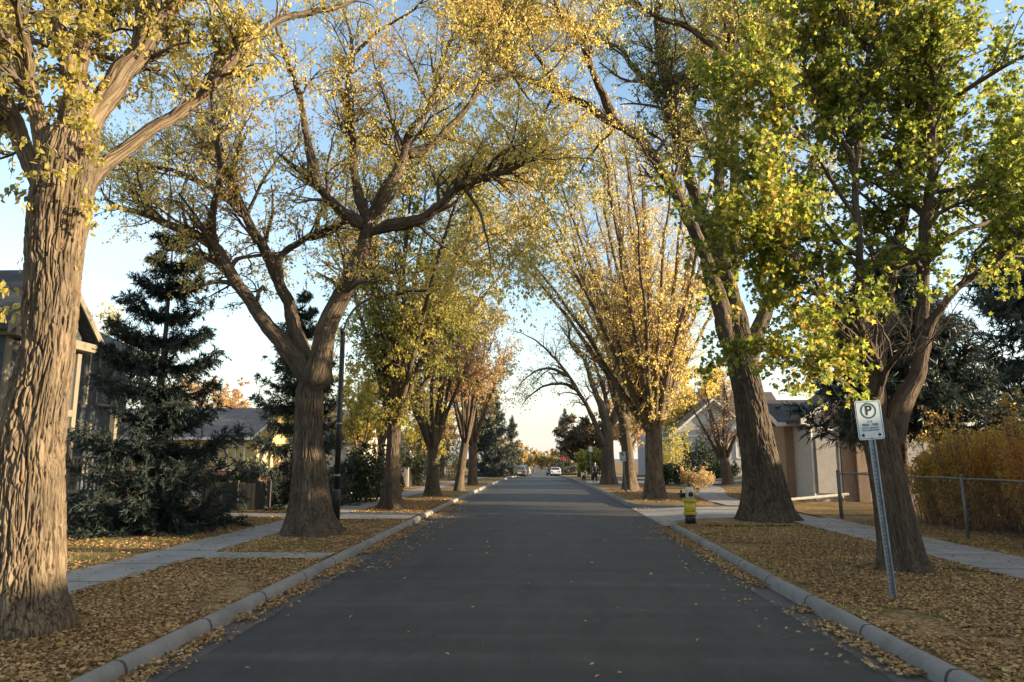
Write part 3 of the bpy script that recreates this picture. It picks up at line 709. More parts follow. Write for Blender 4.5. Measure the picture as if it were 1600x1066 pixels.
def at(px, py): return GP(px, py)
ST = 'street trees lining the road'
fan('elm_tree', 'upright elm with narrow olive green crown, first tree beyond the black lamp post', 'tree', ST, at(612, 796), 0.25, 2.9, 12, 12.6, 5.6,
    dict(n1=190, L1=(1, 2.8), n2=1500, L2=(.5, 1.4), n3=8500, L3=(.25, .6), per=5, size=(.07, .11), tint=(0, .8), t0=.15, tw0=.02, ep=.35, clump=.5), M['bark_f'], M['leaf_olive'], amp=.012, sides=80, fl=(.30, .35), bias=(1.5, 0))
fan('elm_tree', 'bare branching elm with thin peach coloured foliage, fourth trunk along the left verge', 'tree', ST, at(675, 774), .28, 2.3, 9, 9.6, 4.4,
    dict(n1=70, L1=(.8, 2), n2=700, L2=(.5, 1.2), n3=3200, L3=(.25, .6), per=3, size=(.08, .13), tint=(0, 1), t0=.3, tw0=.4), M['bark_f'], M['leaf_amber'], 'twig_red', fl=(.2, .3))
fan('elm_tree', 'slender elm with pale forked stem and thin tan leaves near the far left kerb', 'tree', ST, at(717, 767), .23, 2.6, 7, 10.2, 3.9,
    dict(n1=60, L1=(.8, 2), n2=650, L2=(.5, 1.2), n3=2800, L3=(.25, .6), per=3, size=(.09, .14), tint=(0, 1), t0=.3, tw0=.4), M['bark_f'], M['leaf_amber'], 'twig_red', lean=(.3, 0))
fan('elm_tree', 'distant brownish elm just left of the far parked cars, last of the left row', 'tree', ST, at(738, 758), .29, 2.8, 8, 10.5, 4.4,
    dict(n1=60, L1=(.8, 2), n2=600, L2=(.5, 1.3), n3=2600, L3=(.3, .7), per=3, size=(.10, .16), tint=(0, .9), t0=.3, tw0=.4), M['bark_f'], M['leaf_amber'], 'twig_red')
fan('elm_tree', 'golden vase shaped elm with many upright limbs at the corner of the side lane', 'tree', ST, at(1024, 779), .37, 3.0, 30, 16.6, 7.6,
    dict(n1=520, L1=(.8, 2.8), n2=3800, L2=(.5, 1.4), n3=12000, L3=(.25, .7), per=6, size=(.06, .10), tint=(.3, 1), t0=.15, tw0=.03, ep=.3, clump=.4, up1=.7, g1=.02,
         keep=lambda P: rng.random(len(P)) < 1.05 - .05 * P[:, 2]), M['bark_v'], M['leaf_pale'], 'twig_tan', curve=1.1, limb_r=.34, sides=90, amp=.015, fl=(.28, .32), bias=(-.9, .3))
fan('elm_tree', 'dark trunked elm half hidden behind the golden vase shaped elm', 'tree', ST, at(985, 766), .33, 4.2, 8, 11.5, 3.6,
    dict(n1=70, L1=(.9, 2.2), n2=600, L2=(.5, 1.3), n3=2400, L3=(.3, .6), per=2, size=(.09, .15), tint=(.3, .9), t0=.3, tw0=.5), M['bark_f'], M['leaf_gold'], 'twig_red', fl=(.25, .35), lean=(-.3, 0))
# the leafless elm that leans out over the far road
g = at(950, 757); Y = g[1]
hero('elm_tree', 'almost leafless elm whose long dark limbs curve out over the far road', 'tree', ST,
     [(951, 758, 23), (950, 735, 20), (949, 700, 19), (948, 672, 19), (947, 662, 17)], Y,
     [([(940, 690), (925, 650), (905, 615), (890, 590), (862, 555), (835, 530), (800, 515)], 12, 3, -2),
      ([(905, 612), (880, 600), (850, 604), (825, 622), (812, 640)], 7, 2, 1),
      ([(890, 590), (860, 576), (828, 585), (805, 612)], 7, 2, -1.5),
      ([(947, 668), (938, 630), (925, 600), (912, 560), (890, 530), (872, 505)], 16, 4, 1.5),
      ([(948, 660), (946, 620), (936, 588), (930, 565), (938, 545)], 11, 3, 2.5),
      ([(955, 668), (965, 635), (972, 600), (975, 560), (980, 520)], 14, 4, 1.0),
      ([(912, 560), (893, 540), (888, 510), (880, 470)], 8, 2, -1)],
     dict(n1=80, L1=(.8, 2.6), n2=520, L2=(.6, 1.6), n3=1300, L3=(.3, .9), per=1, size=(.10, .16), tint=(.3, .9), t0=.2, tw0=.3, g1=-.12), M['bark_f'], M['leaf_amber'],
     amp=0, fl=(.22, .3), sides=48, step=.1, seed=2)
fan('crabapple_tree', 'small leaning garden tree with bare reddish twigs in front of the grey gabled house', 'tree', None, at(1138, 757), .30, 1.8, 7, 6.4, 2.8,
    dict(n1=70, L1=(.6, 1.6), n2=420, L2=(.4, 1), n3=1500, L3=(.2, .5), per=1, size=(.08, .12), tint=(0, 1), t0=.2, tw0=.3, g1=-.1), M['bark_f'], M['leaf_amber'], 'twig_red', lean=(-.2, 0), bias=(-.5, 0), limb_r=.5, fl=(.16, .2))
# an elm of the same row behind the camera whose boughs shade the near road
fan('elm_tree', 'elm on the right verge behind the viewer with an olive crown', 'tree', ST, (5.4, -4.5, .14), .45, 4.5, 9, 12.5, 5,
    dict(n1=60, L1=(1, 2.5), n2=300, L2=(.6, 1.5), n3=1500, L3=(.3, .7), per=6, size=(.10, .16), tint=(0, .7)), M['bark_f'], M['leaf_olive'])

# ------------------------------------------------------------------ spruces
def spruce(label, base, h, r, nb=130, tw=16, ndl=16, TL=(.22, .62), lay=1.9, pw=.86, z0=.25, size=(.09, .16), group='dark spruces in the gardens', tint=(0, .8), droopy=.25):
    root = empty('spruce_tree', base); tag(root, label, 'tree', group); base = np.asarray(base, float)
    P = base + np.stack([np.zeros(12), np.zeros(12), np.linspace(-.1, h, 12)], 1)
    barktube('trunk', P, np.linspace(.017 * h, .008, 12), 16, M['twig'], root, 0, None, 5, 1, 10, None)
    u = np.sort(rng.random(nb)) ** 1.15; lv = np.floor(u * h * lay) / (h * lay); u = .13 * u + .87 * lv
    z = z0 + u * (h - z0 - .12); L = r * (1 - u) ** pw * rng.uniform(.72, 1.08, nb) + .10; a = rng.uniform(0, 2 * np.pi, nb) + np.arange(nb) * 2.4
    t = np.linspace(0, 1, 9)[None]; rise = (.30 * u - .10)[:, None]
    zz = z[:, None] + L[:, None] * (rise * t * 2 - droopy * np.sin(np.pi * t * .9) * (1 - u[:, None]) + .20 * t ** 3)
    C = np.stack([base[0] + np.cos(a)[:, None] * L[:, None] * t, base[1] + np.sin(a)[:, None] * L[:, None] * t, base[2] + np.maximum(zz, .10)], -1)
    C += (rng.random((nb, 1, 3)) - .5) * .1; R = (.012 + .006 * L)[:, None] * np.linspace(1, .25, 9)[None]
    T, TR = spawn(C, R, int(nb * tw), .06, 1, TL, (.5, 1.2), -.25, .12, 5, -.22, .4, .008, lt=.25)
    sc = (.35 + .65 * np.clip((h + base[2] - T[:, :1, 2:]) / h * 1.5, 0, 1)); T = T[:, :1] + (T - T[:, :1]) * sc
    V1, F1 = tubes(C, R, 5); V2, F2 = tubes(T, TR, 3)
    make('branches', np.vstack([V1, V2]), np.vstack([F1, F2 + len(V1)]), M['twig'], root, smooth=True)
    n = len(T) * ndl; k = T.shape[1]; q = rng.uniform(.0, 1, (len(T), ndl)) * (k - 1); i = np.minimum(q.astype(int), k - 2); f = (q - i)[..., None]; rr = np.arange(len(T))[:, None]
    Pn = (T[rr, i] * (1 - f) + T[rr, i + 1] * f).reshape(-1, 3); tan = unit(T[rr, i + 1] - T[rr, i]).reshape(-1, 3)
    Cn = along(C, 60, .05, .02); tc = np.zeros_like(Cn); tc[:, 2] = -.3
    ax = np.vstack([tan * 1.0, tc]) + rng.normal(size=(n + len(Cn), 3)) * .55
    foliage('foliage', np.vstack([Pn, Cn]), M['leaf_spruce'], root, size, 'needle', tint, 0, .4, .0, ax=ax)
    return root
SPS = 'dark spruces in the gardens'
g = GP(245, 833)
spruce('full skirted blue-black spruce on the left lawn in front of the dark house', (g[0] - .5, g[1] + .6, g[2] - .02), 7.4, 1.95, 260, 26, 22, size=(.08, .14), tint=(0, .55), TL=(.16, .5), lay=1.6, pw=.62)
spruce('spruce standing directly behind the forked elm and the lamp post on the left', (-8.5, 24.5, float(zl(-8.5, 24.5))), 7.8, 2.3, 150, 24, 18, size=(.10, .17), tint=(.3, 1), TL=(.18, .5), lay=1.5)
spruce('tall drooping spruce with low boughs hanging in front of the tan stucco house', (11.7, 23.4, float(zl(11.7, 23.4))), 8.6, 2.9, 200, 28, 18, TL=(.3, 1.0), z0=3.7, size=(.17, .29), droopy=.35)
spruce('broad dark spruce behind the rust coloured hedge, seen under the green maple', (14.8, 14.9, .14), 9.5, 4.2, 210, 30, 18, TL=(.3, 1.0), z0=1.2, size=(.17, .29), droopy=.35)
spruce('broad tall spruce far beyond the lane, seen at the right between maple and hedge', (31, 44, float(zl(31, 44))), 23, 6.5, 230, 30, 18, TL=(.5, 1.4), z0=1.5, size=(.32, .5), droopy=.35)
spruce('dark spruce at the right edge of the photo behind the hedge', (16.4, 12.9, .14), 8, 2.8, 170, 26, 16, TL=(.3, .9), z0=1.0, size=(.17, .28), droopy=.35)
for (px, y, h, r, lab) in ((775, 96, 11, 3.2, 'dark green spruce behind the far cars on the left, left one of the pair'), (800, 118, 9.5, 2.6, 'slim dark spruce closest to the far left end of the road'),
                           (757, 82, 9.5, 3.0, 'bushy dark spruce behind the last elm of the left row'), (883, 128, 12.0, 2.8, 'lone pointed spruce at the far right end of the road beside a utility pole')):
    p = PX(px, 740, y); spruce(lab, (p[0], y, float(zl(p[0], y))), h, r, 80, 12, 8, size=(.25, .5), tint=(.3, 1))

# ------------------------------------------------------------------ shrubs, hedges and background trees
def shrub(name, label, cat, base, rx, ry, h, n, leaf, size=(.05, .09), tint=(0, 1), stems=18, group=None, gaps=.42, shape='dia', twig='twig', top=.35):
    root = empty(name, base); tag(root, label, cat, group); base = np.asarray(base, float)
    s = []
    for i in range(stems):
        a = rng.uniform(0, 2 * np.pi); u = math.sqrt(rng.random()); p0 = base + np.array([math.cos(a) * rx * u * .75, math.sin(a) * ry * u * .75, -.03])
        e = p0 + np.array([math.cos(a) * rx * .25, math.sin(a) * ry * .25, h * rng.uniform(.7, 1.22)]); t = np.linspace(0, 1, 7)[:, None]
        q = p0 * (1 - t) + e * t + (rng.random((7, 3)) - .5) * .12 * t; s.append(q)
    C = np.stack(s); R = np.repeat(np.linspace(.014, .004, 7)[None], stems, 0)
    T, TR = spawn(C, R, stems * 9, .2, 1, (.2, .3 + .22 * h), (.3, 1.0), .3, .2, 6, 0, .6, .008)
    V1, F1 = tubes(C, R, 5); V2, F2 = tubes(T, TR, 3); make('stems', np.vstack([V1, V2]), np.vstack([F1, F2 + len(V1)]), M[twig], root, smooth=True)
    d = unit(rng.normal(size=(n * 2, 3))) * (rng.random((n * 2, 1)) ** .45); P = d * np.array([rx, ry, h * .52]) + base + np.array([0, 0, h * .5])
    P[:, 2] += (vnoise(P * np.array([1.6, 1.6, 0]) + 3, 51) - .5) * h * top
    P = P[(vnoise(P * 2.6, 52) * .6 + vnoise(P * 6, 53) * .4 > gaps)][:n]; P[:, 2] = np.maximum(P[:, 2], base[2] + .05)
    P = np.vstack([P, along(T, 6, .3, .03)])
    foliage('foliage', P, M[leaf], root, size, shape, tint, .2, .6)
    return root

HG = 'autumn hedge bushes behind the chain link fence'
hb = [(10.4, 18.7, .95, .9, 1.9, (.15, .8), 'lowest hedge bush, yellow green, at the corner of the chain link fence'),
      (10.6, 17.3, 1.25, 1.1, 2.4, (.1, .85), 'olive yellow hedge bush at the maple trunk end of the fence line'),
      (11.0, 15.2, 1.35, 1.2, 2.6, (.1, .8), 'tallest hedge bush, mixed yellow and orange with dark green base'),
      (11.0, 13.2, 1.3, 1.2, 2.35, (.2, .9), 'rust red hedge bush next to the right edge of the photo'),
      (10.9, 11.2, 1.3, 1.2, 2.25, (.15, .85), 'orange brown hedge bush cut by the right edge of the photo'),
      (10.9, 8.8, 1.3, 1.3, 2.4, (.1, .8), 'hedge bush beyond the right edge of the photo')]
for x, y, rx, ry, h, tt, lab in hb: shrub('hedge_bush', lab, 'hedge', (x, y, .14), rx, ry, h, 14000 if y > 10 else 3000, 'leaf_rust', (.055, .085), tt, 60, HG, .34, 'dia', 'twig_red')
p = PX(1090, 752, 41); shrub('garden_shrub', 'small leafless looking orange shrub lit by the sun behind the hydrant', 'shrub', (p[0], 41, float(zl(p[0], 41))), 1.0, .8, 1.1, 1500, 'leaf_amber', (.07, .12), (0, 1), 16, None, .4, 'dia', 'twig_red')
for px, y, rx, h, leaf, lab in ((1098, 53, 1.5, 2.9, 'leaf_dark', 'dark evergreen shrub against the front of the grey gabled house'), (1125, 52, 1.5, 1.0, 'leaf_dark', 'low clipped dark shrub beneath the small leaning garden tree'),
                            (1048, 48, 1.3, 1.3, 'leaf_dark', 'low dark shrub at the left foot of the grey gabled house'), (1048, 56, 1.8, 4.2, 'leaf_olive', 'rounded olive shrub left of the grey gabled house')):
    p = PX(px, 745, y); shrub('garden_shrub', lab, 'shrub', (p[0], y, float(zl(p[0], y))), rx, 1.1, h, 2600, leaf, (.10, .17), (0, .8), 14)
for px, y, rx, h, leaf, lab in ((562, 27.0, 1.2, 1.9, 'leaf_dark', 'tall dark shrub just right of the black lamp post'), (590, 31, 1.2, 1.3, 'leaf_dark', 'dark shrub behind the trunk of the olive crowned elm'),
                            (640, 45, 1.2, 2.6, 'leaf_dark', 'dark shrub between the third and fourth trunks on the left'), (700, 60, 1.6, 3.6, 'leaf_dark', 'dark shrub behind the slender pale trunked elm'),
                            (360, 24.5, .8, .9, 'leaf_dark', 'low dark shrub at the fence in front of the yellow house')):
    p = PX(px, 745, y); shrub('garden_shrub', lab, 'shrub', (p[0], y, float(zl(p[0], y))), rx, 1.2, h, 3000, leaf, (.09, .15), (0, 1), 16)

def bgtree(label, px, y, h, spread, leaf, tint=(0, 1), per=6, size=(.15, .26), n=(40, 240, 1100), twig='twig_red', zf=None, group='garden trees behind the houses', name='garden_tree'):
    p = PX(px, 740, y); z = float(zl(p[0], y))
    return fan(name, label, 'tree', group, (p[0], y, z), .02 * h + .05, zf or h * .25, 7, h * .92, spread,
        dict(n1=n[0], L1=(.12 * h, .28 * h), n2=n[1], L2=(.07 * h, .16 * h), n3=n[2], L3=(.3, .8), per=per, size=size, tint=tint, t0=.15, tw0=.1, shape='dia', k=3), M['bark_f'], M[leaf], twig, sides=14)
BG = [(560, 40, 6.5, 2.4, 'leaf_gold', (.1, .55), 8, 'bright yellow leaved tree behind the lamp post'), (595, 52, 10.5, 3.5, 'leaf_amber', (0, 1), 6, 'tan leaved tree behind the olive crowned elm'),
      (345, 70, 9.5, 4.5, 'leaf_amber', (.3, 1), 8, 'copper orange tree rising behind the yellow house'), (655, 58, 6.5, 3.0, 'leaf_gold', (.1, .5), 8, 'yellow tree seen past the third trunk on the left'),
      (690, 66, 10, 4.0, 'leaf_amber', (0, .8), 6, 'peach coloured tree filling the gap behind the fourth trunk'), (745, 92, 12, 4.5, 'leaf_olive', (.3, 1), 7, 'olive and orange tree above the far dark spruces'),
      (470, 44, 10, 4.0, 'leaf_olive', (0, .6), 6, 'olive tree hidden behind the forked elm'), (280, 60, 9, 4, 'leaf_amber', (.2, 1), 6, 'orange tree behind the skirted spruce'),
      (905, 84, 6.5, 3.6, 'leaf_plum', (0, .8), 9, 'plum brown tree at the far right of the road behind the walking person'), (930, 74, 6.5, 3.4, 'leaf_plum', (.2, 1), 9, 'dark reddish tree left of the leafless elm'),
      (925, 64, 2.6, 1.5, 'leaf_olive', (0, .6), 9, 'short green and red garden tree beside the walking person'),
      (1085, 64, 10.5, 4.4, 'leaf_gold', (.45, .85), 7, 'bright gold tree behind the roof of the grey gabled house'), (1125, 78, 12, 4.6, 'leaf_amber', (0, .8), 3, 'tall bare topped tree behind the brown roofed house'),
      (980, 70, 10, 4.2, 'leaf_amber', (0, .8), 3, 'thin tan tree behind the dark trunked elm'), (150, 40, 10, 4, 'leaf_gold', (.2, .8), 5, 'yellowing tree behind the dark house'),
      (1010, 90, 12, 5, 'leaf_gold', (.3, .9), 5, 'distant golden tree behind the vase shaped elm')]
for px, y, h, sp, leaf, tt, per, lab in BG: bgtree(lab, px, y, h, sp, leaf, tt, per, (.11, .19) if y < 60 else (.16, .28))
for i, (px, y, h) in enumerate(((822, 262, 8), (834, 275, 9.5), (846, 268, 8), (858, 280, 9), (868, 266, 8.5), (812, 250, 9), (876, 255, 9), (800, 240, 11), (888, 235, 10), (780, 225, 12), (906, 220, 11))):  # leaf tint kept dull, standing in for distance haze
    bgtree(('far orange-brown tree closing the end of the road, number of the row told only by its place'), px, y, h, 5, 'leaf_amber', (0, .45), 5, (.5, .9), (24, 120, 420), group='far trees closing the end of the road', name='far_tree')['label'] = 'orange-brown tree, haze tinted into its leaves, closing the far end of the road'

# ------------------------------------------------------------------ fallen leaves (nobody could count them)
def scatter(name, regs, zf, size, tint=(0, 1), shape='elm', tilt=.35, lift=.015):
    P = []; sz = []
    for x0, x1, y0, y1, dens, s in regs:
        n = int(abs(x1 - x0) * (y1 - y0) * dens); q = np.stack([rng.uniform(x0, x1, n), rng.uniform(y0, y1, n), np.zeros(n)], 1)
        P.append(q); sz.append(rng.uniform(*size, n) * s)
    P = np.vstack(P); sz = np.concatenate(sz); cl = np.zeros(len(P), bool)
    for a, b, c, d in ((-5.8, KL - .14, 11.88, 12.62), (-5.8, KL - .14, 19.4, 21.6), (-14, -6.8, 20.1, 21.2)): cl |= (P[:, 0] > a) & (P[:, 0] < b) & (P[:, 1] > c) & (P[:, 1] < d) & (rng.random(len(P)) < .93)
    P = P[~cl]; sz = sz[~cl]
    keep = vnoise(P * 1.3, 61) * .6 + vnoise(P * 3.3, 62) * .4 > .30 + .12 * rng.random(len(P)); P = P[keep]; sz = sz[keep]; n = len(P)
    P[:, 2] = zf(P[:, 0], P[:, 1]) + lift * (.3 + rng.random(n))
    a = rng.uniform(0, 2 * np.pi, n); ax = np.stack([np.cos(a), np.sin(a), rng.normal(size=n) * tilt * .6], 1); nr = rng.normal(size=(n, 3)) * tilt + np.array([0, 0, 1.])
    V, Fc, k = leafset(P, ax, nr, sz, shape, .35)
    t = np.clip(.35 * vnoise(P * .9, 63) + .75 * rng.random(n) - .05, 0, 1); t = tint[0] + t * (tint[1] - tint[0])
    return tag(make(name, V, Fc, M['leaf_litter'], None, {'tint': np.repeat(t, k)}), kind='stuff')
scatter('fallen_leaves', [(-5.8, KL - .12, 3, 9, 1093, 1), (-5.8, KL - .12, 9, 16, 761, 1.05), (-5.8, KL - .12, 16, 30, 364, 1.3),
                          (-13, -6.8, 4, 12, 496, 1.05), (-13, -6.8, 12, 22, 229, 1.3),
                          (krx(0) + .14, 6.6, 3, 9, 1093, 1), (krx(18) + .14, 6.6, 9, 18.4, 761, 1.05), (8.05, 12, 6, 20, 90, 1.2), (8.05, 9.3, 9, 19, 130, 1), (3.6, 6.5, 27.5, 40, 60, 1.5), (8, 13, 27, 40, 25, 1.6),
                          (-6.8, -5.7, 4, 24, 12, 1), (6.6, 8, 6, 20, 22, 1)], lambda x, y: zl(x, y) + .012, (.034, .06))
scatter('fallen_leaves', [(KL + .02, KL + .24, 3, 30, 1000, 1), (KL + .02, KL + .42, 3, 30, 120, 1), (KL + .1, KL + 1.0, 11, 26, 45, 1), (KR - .22, KR + .1, 3, 19, 1000, 1), (KR - .4, KR + .05, 3, 19, 120, 1), (KR - .9, KR - .3, 5, 19, 16, 1), (3.3, 6, 19.4, 20.6, 90, 1.1), (3.3, 5, 25, 28, 60, 1.3)],
        lambda x, y: zr(y) + .02, (.036, .062), (.1, 1), lift=.03)
scatter('fallen_leaves', [(-3.0, 2.8, 4, 24, 1.2, 1.0)], lambda x, y: zr(y) + .042, (.04, .068), (.62, 1), lift=.01, tilt=.25)

def grass(regs):
    P = np.vstack([np.stack([rng.uniform(a, b, int((b - a) * (d - c) * n)), rng.uniform(c, d, int((b - a) * (d - c) * n)), np.zeros(int((b - a) * (d - c) * n))], 1) for a, b, c, d, n in regs])
    P = P[vnoise(P * .8, 71) * .6 + vnoise(P * 3, 72) * .4 > .47]; n = len(P); P[:, 2] = zl(P[:, 0], P[:, 1]) - .012
    ax = rng.normal(size=(n, 3)) * .55 + np.array([0, 0, 1.]); V, Fc, k = leafset(P, ax, rng.normal(size=(n, 3)), rng.uniform(.04, .095, n), 'needle', 0)
    return tag(make('grass', V, Fc, M['leaf_olive'], None, {'tint': np.repeat(rng.uniform(0, .75, n), k)}), kind='stuff')
grass([(-5.7, KL - .14, 3, 18, 170), (-12, -6.9, 5, 20, 120), (krx(9) + .14, 6.55, 3, 18, 150), (8.1, 9.5, 8, 19, 150)])

# ------------------------------------------------------------------ parking sign and post
def text_mesh(txt, size, mat, parent, loc, sx=1.0, name='lettering', rot=(math.pi / 2, 0, 0), bold=0.0):
    cu = bpy.data.curves.new('t', 'FONT'); cu.body = txt; cu.size = size; cu.align_x = 'CENTER'; cu.align_y = 'CENTER'; cu.extrude = .0008; cu.offset = bold
    ob = bpy.data.objects.new('t', cu); COL.objects.link(ob); bpy.context.view_layer.update()
    me = bpy.data.meshes.new_from_object(ob.evaluated_get(bpy.context.evaluated_depsgraph_get())); bpy.data.objects.remove(ob); bpy.data.curves.remove(cu)
    me.name = name; me.materials.clear(); me.materials.append(mat)
    o = bpy.data.objects.new(name, me); COL.objects.link(o); o.parent = parent; o.location = loc; o.rotation_euler = rot; o.scale = (sx, 1, 1); return o

def rrect(w, h, r, k=5):
    P = []
    for cx, cz, a0 in ((w / 2 - r, h / 2 - r, 0), (-w / 2 + r, h / 2 - r, 90), (-w / 2 + r, -h / 2 + r, 180), (w / 2 - r, -h / 2 + r, 270)):
        for a in np.radians(np.linspace(a0, a0 + 90, k)): P.append((cx + r * math.cos(a), cz + r * math.sin(a)))
    return np.array(P)

def ringmesh(mb, A, B, y0, y1):
    n = len(A); V = [(x, y0, z) for x, z in A] + [(x, y0, z) for x, z in B] + [(x, y1, z) for x, z in A] + [(x, y1, z) for x, z in B]
    Fc = []
    for i in range(n):
        j = (i + 1) % n
        Fc += [(i, j, n + j, n + i), (2 * n + i, 3 * n + i, 3 * n + j, 2 * n + j), (i, 2 * n + i, 2 * n + j, j), (n + i, n + j, 3 * n + j, 3 * n + i)]
    mb.add(V, Fc)

def circ(r, k=40, cx=0, cz=0): a = np.arange(k) * 2 * np.pi / k; return np.stack([cx + r * np.cos(a), cz + r * np.sin(a)], 1)

def parking_sign(label, base, top, w=.30, h=.45, full=True, yaw=0):
    root = empty('parking_sign', base, yaw); tag(root, label, 'sign', 'parking signs on the right verge')
    base = np.asarray(base); d = np.asarray(top) - base; Ht = d[2]; tiltx = math.atan2(d[0], d[2]); tilty = math.atan2(-d[1], d[2])
    root.rotation_euler = (tilty, tiltx, yaw)
    L = np.linalg.norm(d); bpy.context.view_layer.update()
    def put(mb, name, mat, par=root, smooth=False):
        o = mb.build(name, mat, None, smooth); o.parent = par; return o
    mb = MB(); sec = [(-.042, -.004), (-.026, -.004), (-.020, .022), (.020, .022), (.026, -.004), (.042, -.004), (.042, -.001), (.028, -.001), (.0225, .025), (-.0225, .025), (-.028, -.001), (-.042, -.001)]
    mb.prism([(x, y, -.3) for x, y in sec], (0, 0, L - .1 + .3))
    for i in range(int((L - .55) / .0508) if full else 0):
        z = .08 + i * .0508; mb.prism([(x * .85, .0195, z + zz) for x, zz in circ(.0085, 10)], (0, .001, 0), 1)
    put(mb, 'post', [M['steel'], M['black']])
    zc = L - h / 2
    R = rrect(w, h, .03); mb = MB(); mb.prism([(x, -.0075, zc + z) for x, z in R], (0, .003, 0)); pan = put(mb, 'sign_panel', M['sign_white'])
    mb = MB(); ringmesh(mb, rrect(w - .022, h - .022, .024), rrect(w - .032, h - .032, .02), -.0088, -.0072); put(mb, 'border', M['black'], pan)
    for m_ in mb.V: pass
    bo = bpy.data.objects[-1] if False else None
    cz = zc + h * .235; rr = .092 * w / .3
    mb = MB(); ringmesh(mb, circ(rr), circ(rr * .80), -.0088, -.0072); o = put(mb, 'green_ring', M['sign_green'], pan); o.location.z = cz
    for o in pan.children:
        if o.name.startswith('border'): o.location.z = zc
    if full:
        text_mesh('P', .165, M['black'], pan, (0, -.0082, cz), 1.0, 'lettering', bold=.004)
        text_mesh('2 H', .040, M['sign_green'], pan, (0, -.0082, zc - h * .045), 1, 'lettering', bold=.0006)
        text_mesh('08:00 - 19:00', .044, M['black'], pan, (0, -.0082, zc - h * .125), .82, 'lettering', bold=.0006)
        text_mesh('EXCEPT RESIDENTS', .027, M['black'], pan, (0, -.0082, zc - h * .205), .86, 'lettering', bold=.0003)
        text_mesh('WITH VALID PERMIT', .027, M['black'], pan, (0, -.0082, zc - h * .265), .86, 'lettering', bold=.0003)
        for s in (-1, 1):
            mb = MB(); pts = [(.142 - .018, 0), (.085, .034), (.096, .010), (.078, .010), (.078, -.010), (.096, -.010), (.085, -.034)]
            pts = [(s * x, z) for x, z in pts]; mb.prism([(x, -.0088, zc - h * .385 + z) for x, z in pts], (0, .0016, 0)); put(mb, 'arrow', M['black'], pan)
        mb = MB(); mb.lathe([(.007, 0), (.006, .004), (.002, .005)], (0, 0, 0), 10, 'y')
        for z in (zc + h * .44, zc - h * .44):
            mb = MB(); mb.lathe([(.008, -.012), (.008, -.0075)], (0, 0, z), 10, 'y'); put(mb, 'bolt', M['steel'], pan)
    else:
        text_mesh('P', .15, M['black'], pan, (0, -.0082, cz), 1.0, 'lettering', bold=.004)
        mb = MB(); c = math.cos(.8) * rr; mb.prism([(-c - .012, -.0092, cz + c - .012), (-c + .012, -.0092, cz + c + .012), (c + .012, -.0092, cz - c + .012), (c - .012, -.0092, cz - c - .012)], (0, .0008, 0)); put(mb, 'slash', M['sign_green'], pan)
        mb = MB(); mb.prism([(s_, -.0088, zc - h * .3 + z_) for s_, z_ in ((-.11, 0), (-.06, .03), (-.06, .01), (.06, .01), (.06, .03), (.11, 0), (.06, -.03), (.06, -.01), (-.06, -.01), (-.06, -.03))], (0, .0016, 0)); put(mb, 'arrow', M['black'], pan)
    return root
b = GP(1397, 938); t = PX(1354, 626, b[1] - .05)
parking_sign('leaning white two hour parking sign on a galvanised channel post beside the maple trunk', b, t, .315, .475, True, 0)
b = GP(979, 772); t = PX(972, 706, b[1])
parking_sign('small distant no parking sign upright beside the dark trunked elm', b, t, .30, .45, False)

# ------------------------------------------------------------------ fire hydrant
b = GP(1079, 818); root = empty('fire_hydrant', b); tag(root, 'yellow fire hydrant with black base and cream bonnet at the lane corner', 'hydrant'); x, y, z = b
def hp(name, prof, mat, k=28): return MB().lathe(prof, (x, y, z), k).build(name, mat, root, True)
hp('base_barrel', [(.155, -.06), (.155, .235), (.14, .245)], M['black'])
hp('lower_flange', [(.16, .245), (.205, .25), (.205, .275), (.165, .278), (.205, .281), (.205, .305), (.17, .312)], M['hyd_yellow'])
hp('barrel', [(.165, .312), (.168, .42), (.175, .60)], M['hyd_yellow'])
hp('upper_flange', [(.175, .60), (.205, .605), (.205, .632), (.18, .636), (.21, .640), (.21, .662), (.17, .67)], M['hyd_yellow'])
hp('bonnet', [(.135, .67), (.135, .80), (.13, .92), (.11, .98), (.08, 1.02)], M['hyd_cream'])
hp('operating_nut', [(.088, 1.02), (.085, 1.035), (.05, 1.05), (.034, 1.055), (.03, 1.11), (.018, 1.118)], M['black'], 6)
MB().lathe([(.070, -.22), (.070, -.175), (.06, -.17), (.06, -.10)], (x, y, z + .82), 20, 'y').build('hose_cap', M['black'], root, True)
MB().lathe([(.022, -.255), (.022, -.22)], (x, y, z + .82), 5, 'y').build('cap_nut', M['black'], root)
MB().lathe([(.062, -.29), (.078, -.285), (.078, -.235), (.06, -.23), (.06, -.14)], (x, y, z + .79), 20, 'x').build('hose_cap', M['black'], root, True)
MB().lathe([(.03, -.14), (.03, .0)], (x - .24, y, z + .93), 8, 'z').rod([(x - .31, y, z + .82), (x - .345, y, z + .82)], .02, 6).build('cap_nut', M['black'], root)
MB().lathe([(.06, .14), (.06, .21), (.07, .215), (.07, .255)], (x, y, z + .79), 20, 'x').build('hose_cap', M['hyd_cream'], root, True)
mb = MB()
for i in range(8):
    a = i * math.pi / 4 + .2; mb.lathe([(.014, .238), (.014, .32)], (x + .188 * math.cos(a), y + .188 * math.sin(a), z), 6)
    mb.lathe([(.014, .596), (.014, .674)], (x + .192 * math.cos(a), y + .192 * math.sin(a), z), 6)
mb.build('flange_bolts', M['hyd_yellow'], root)

for o in root.children: o.matrix_parent_inverse = inv(root)
root.scale = (.86, .86, .90)
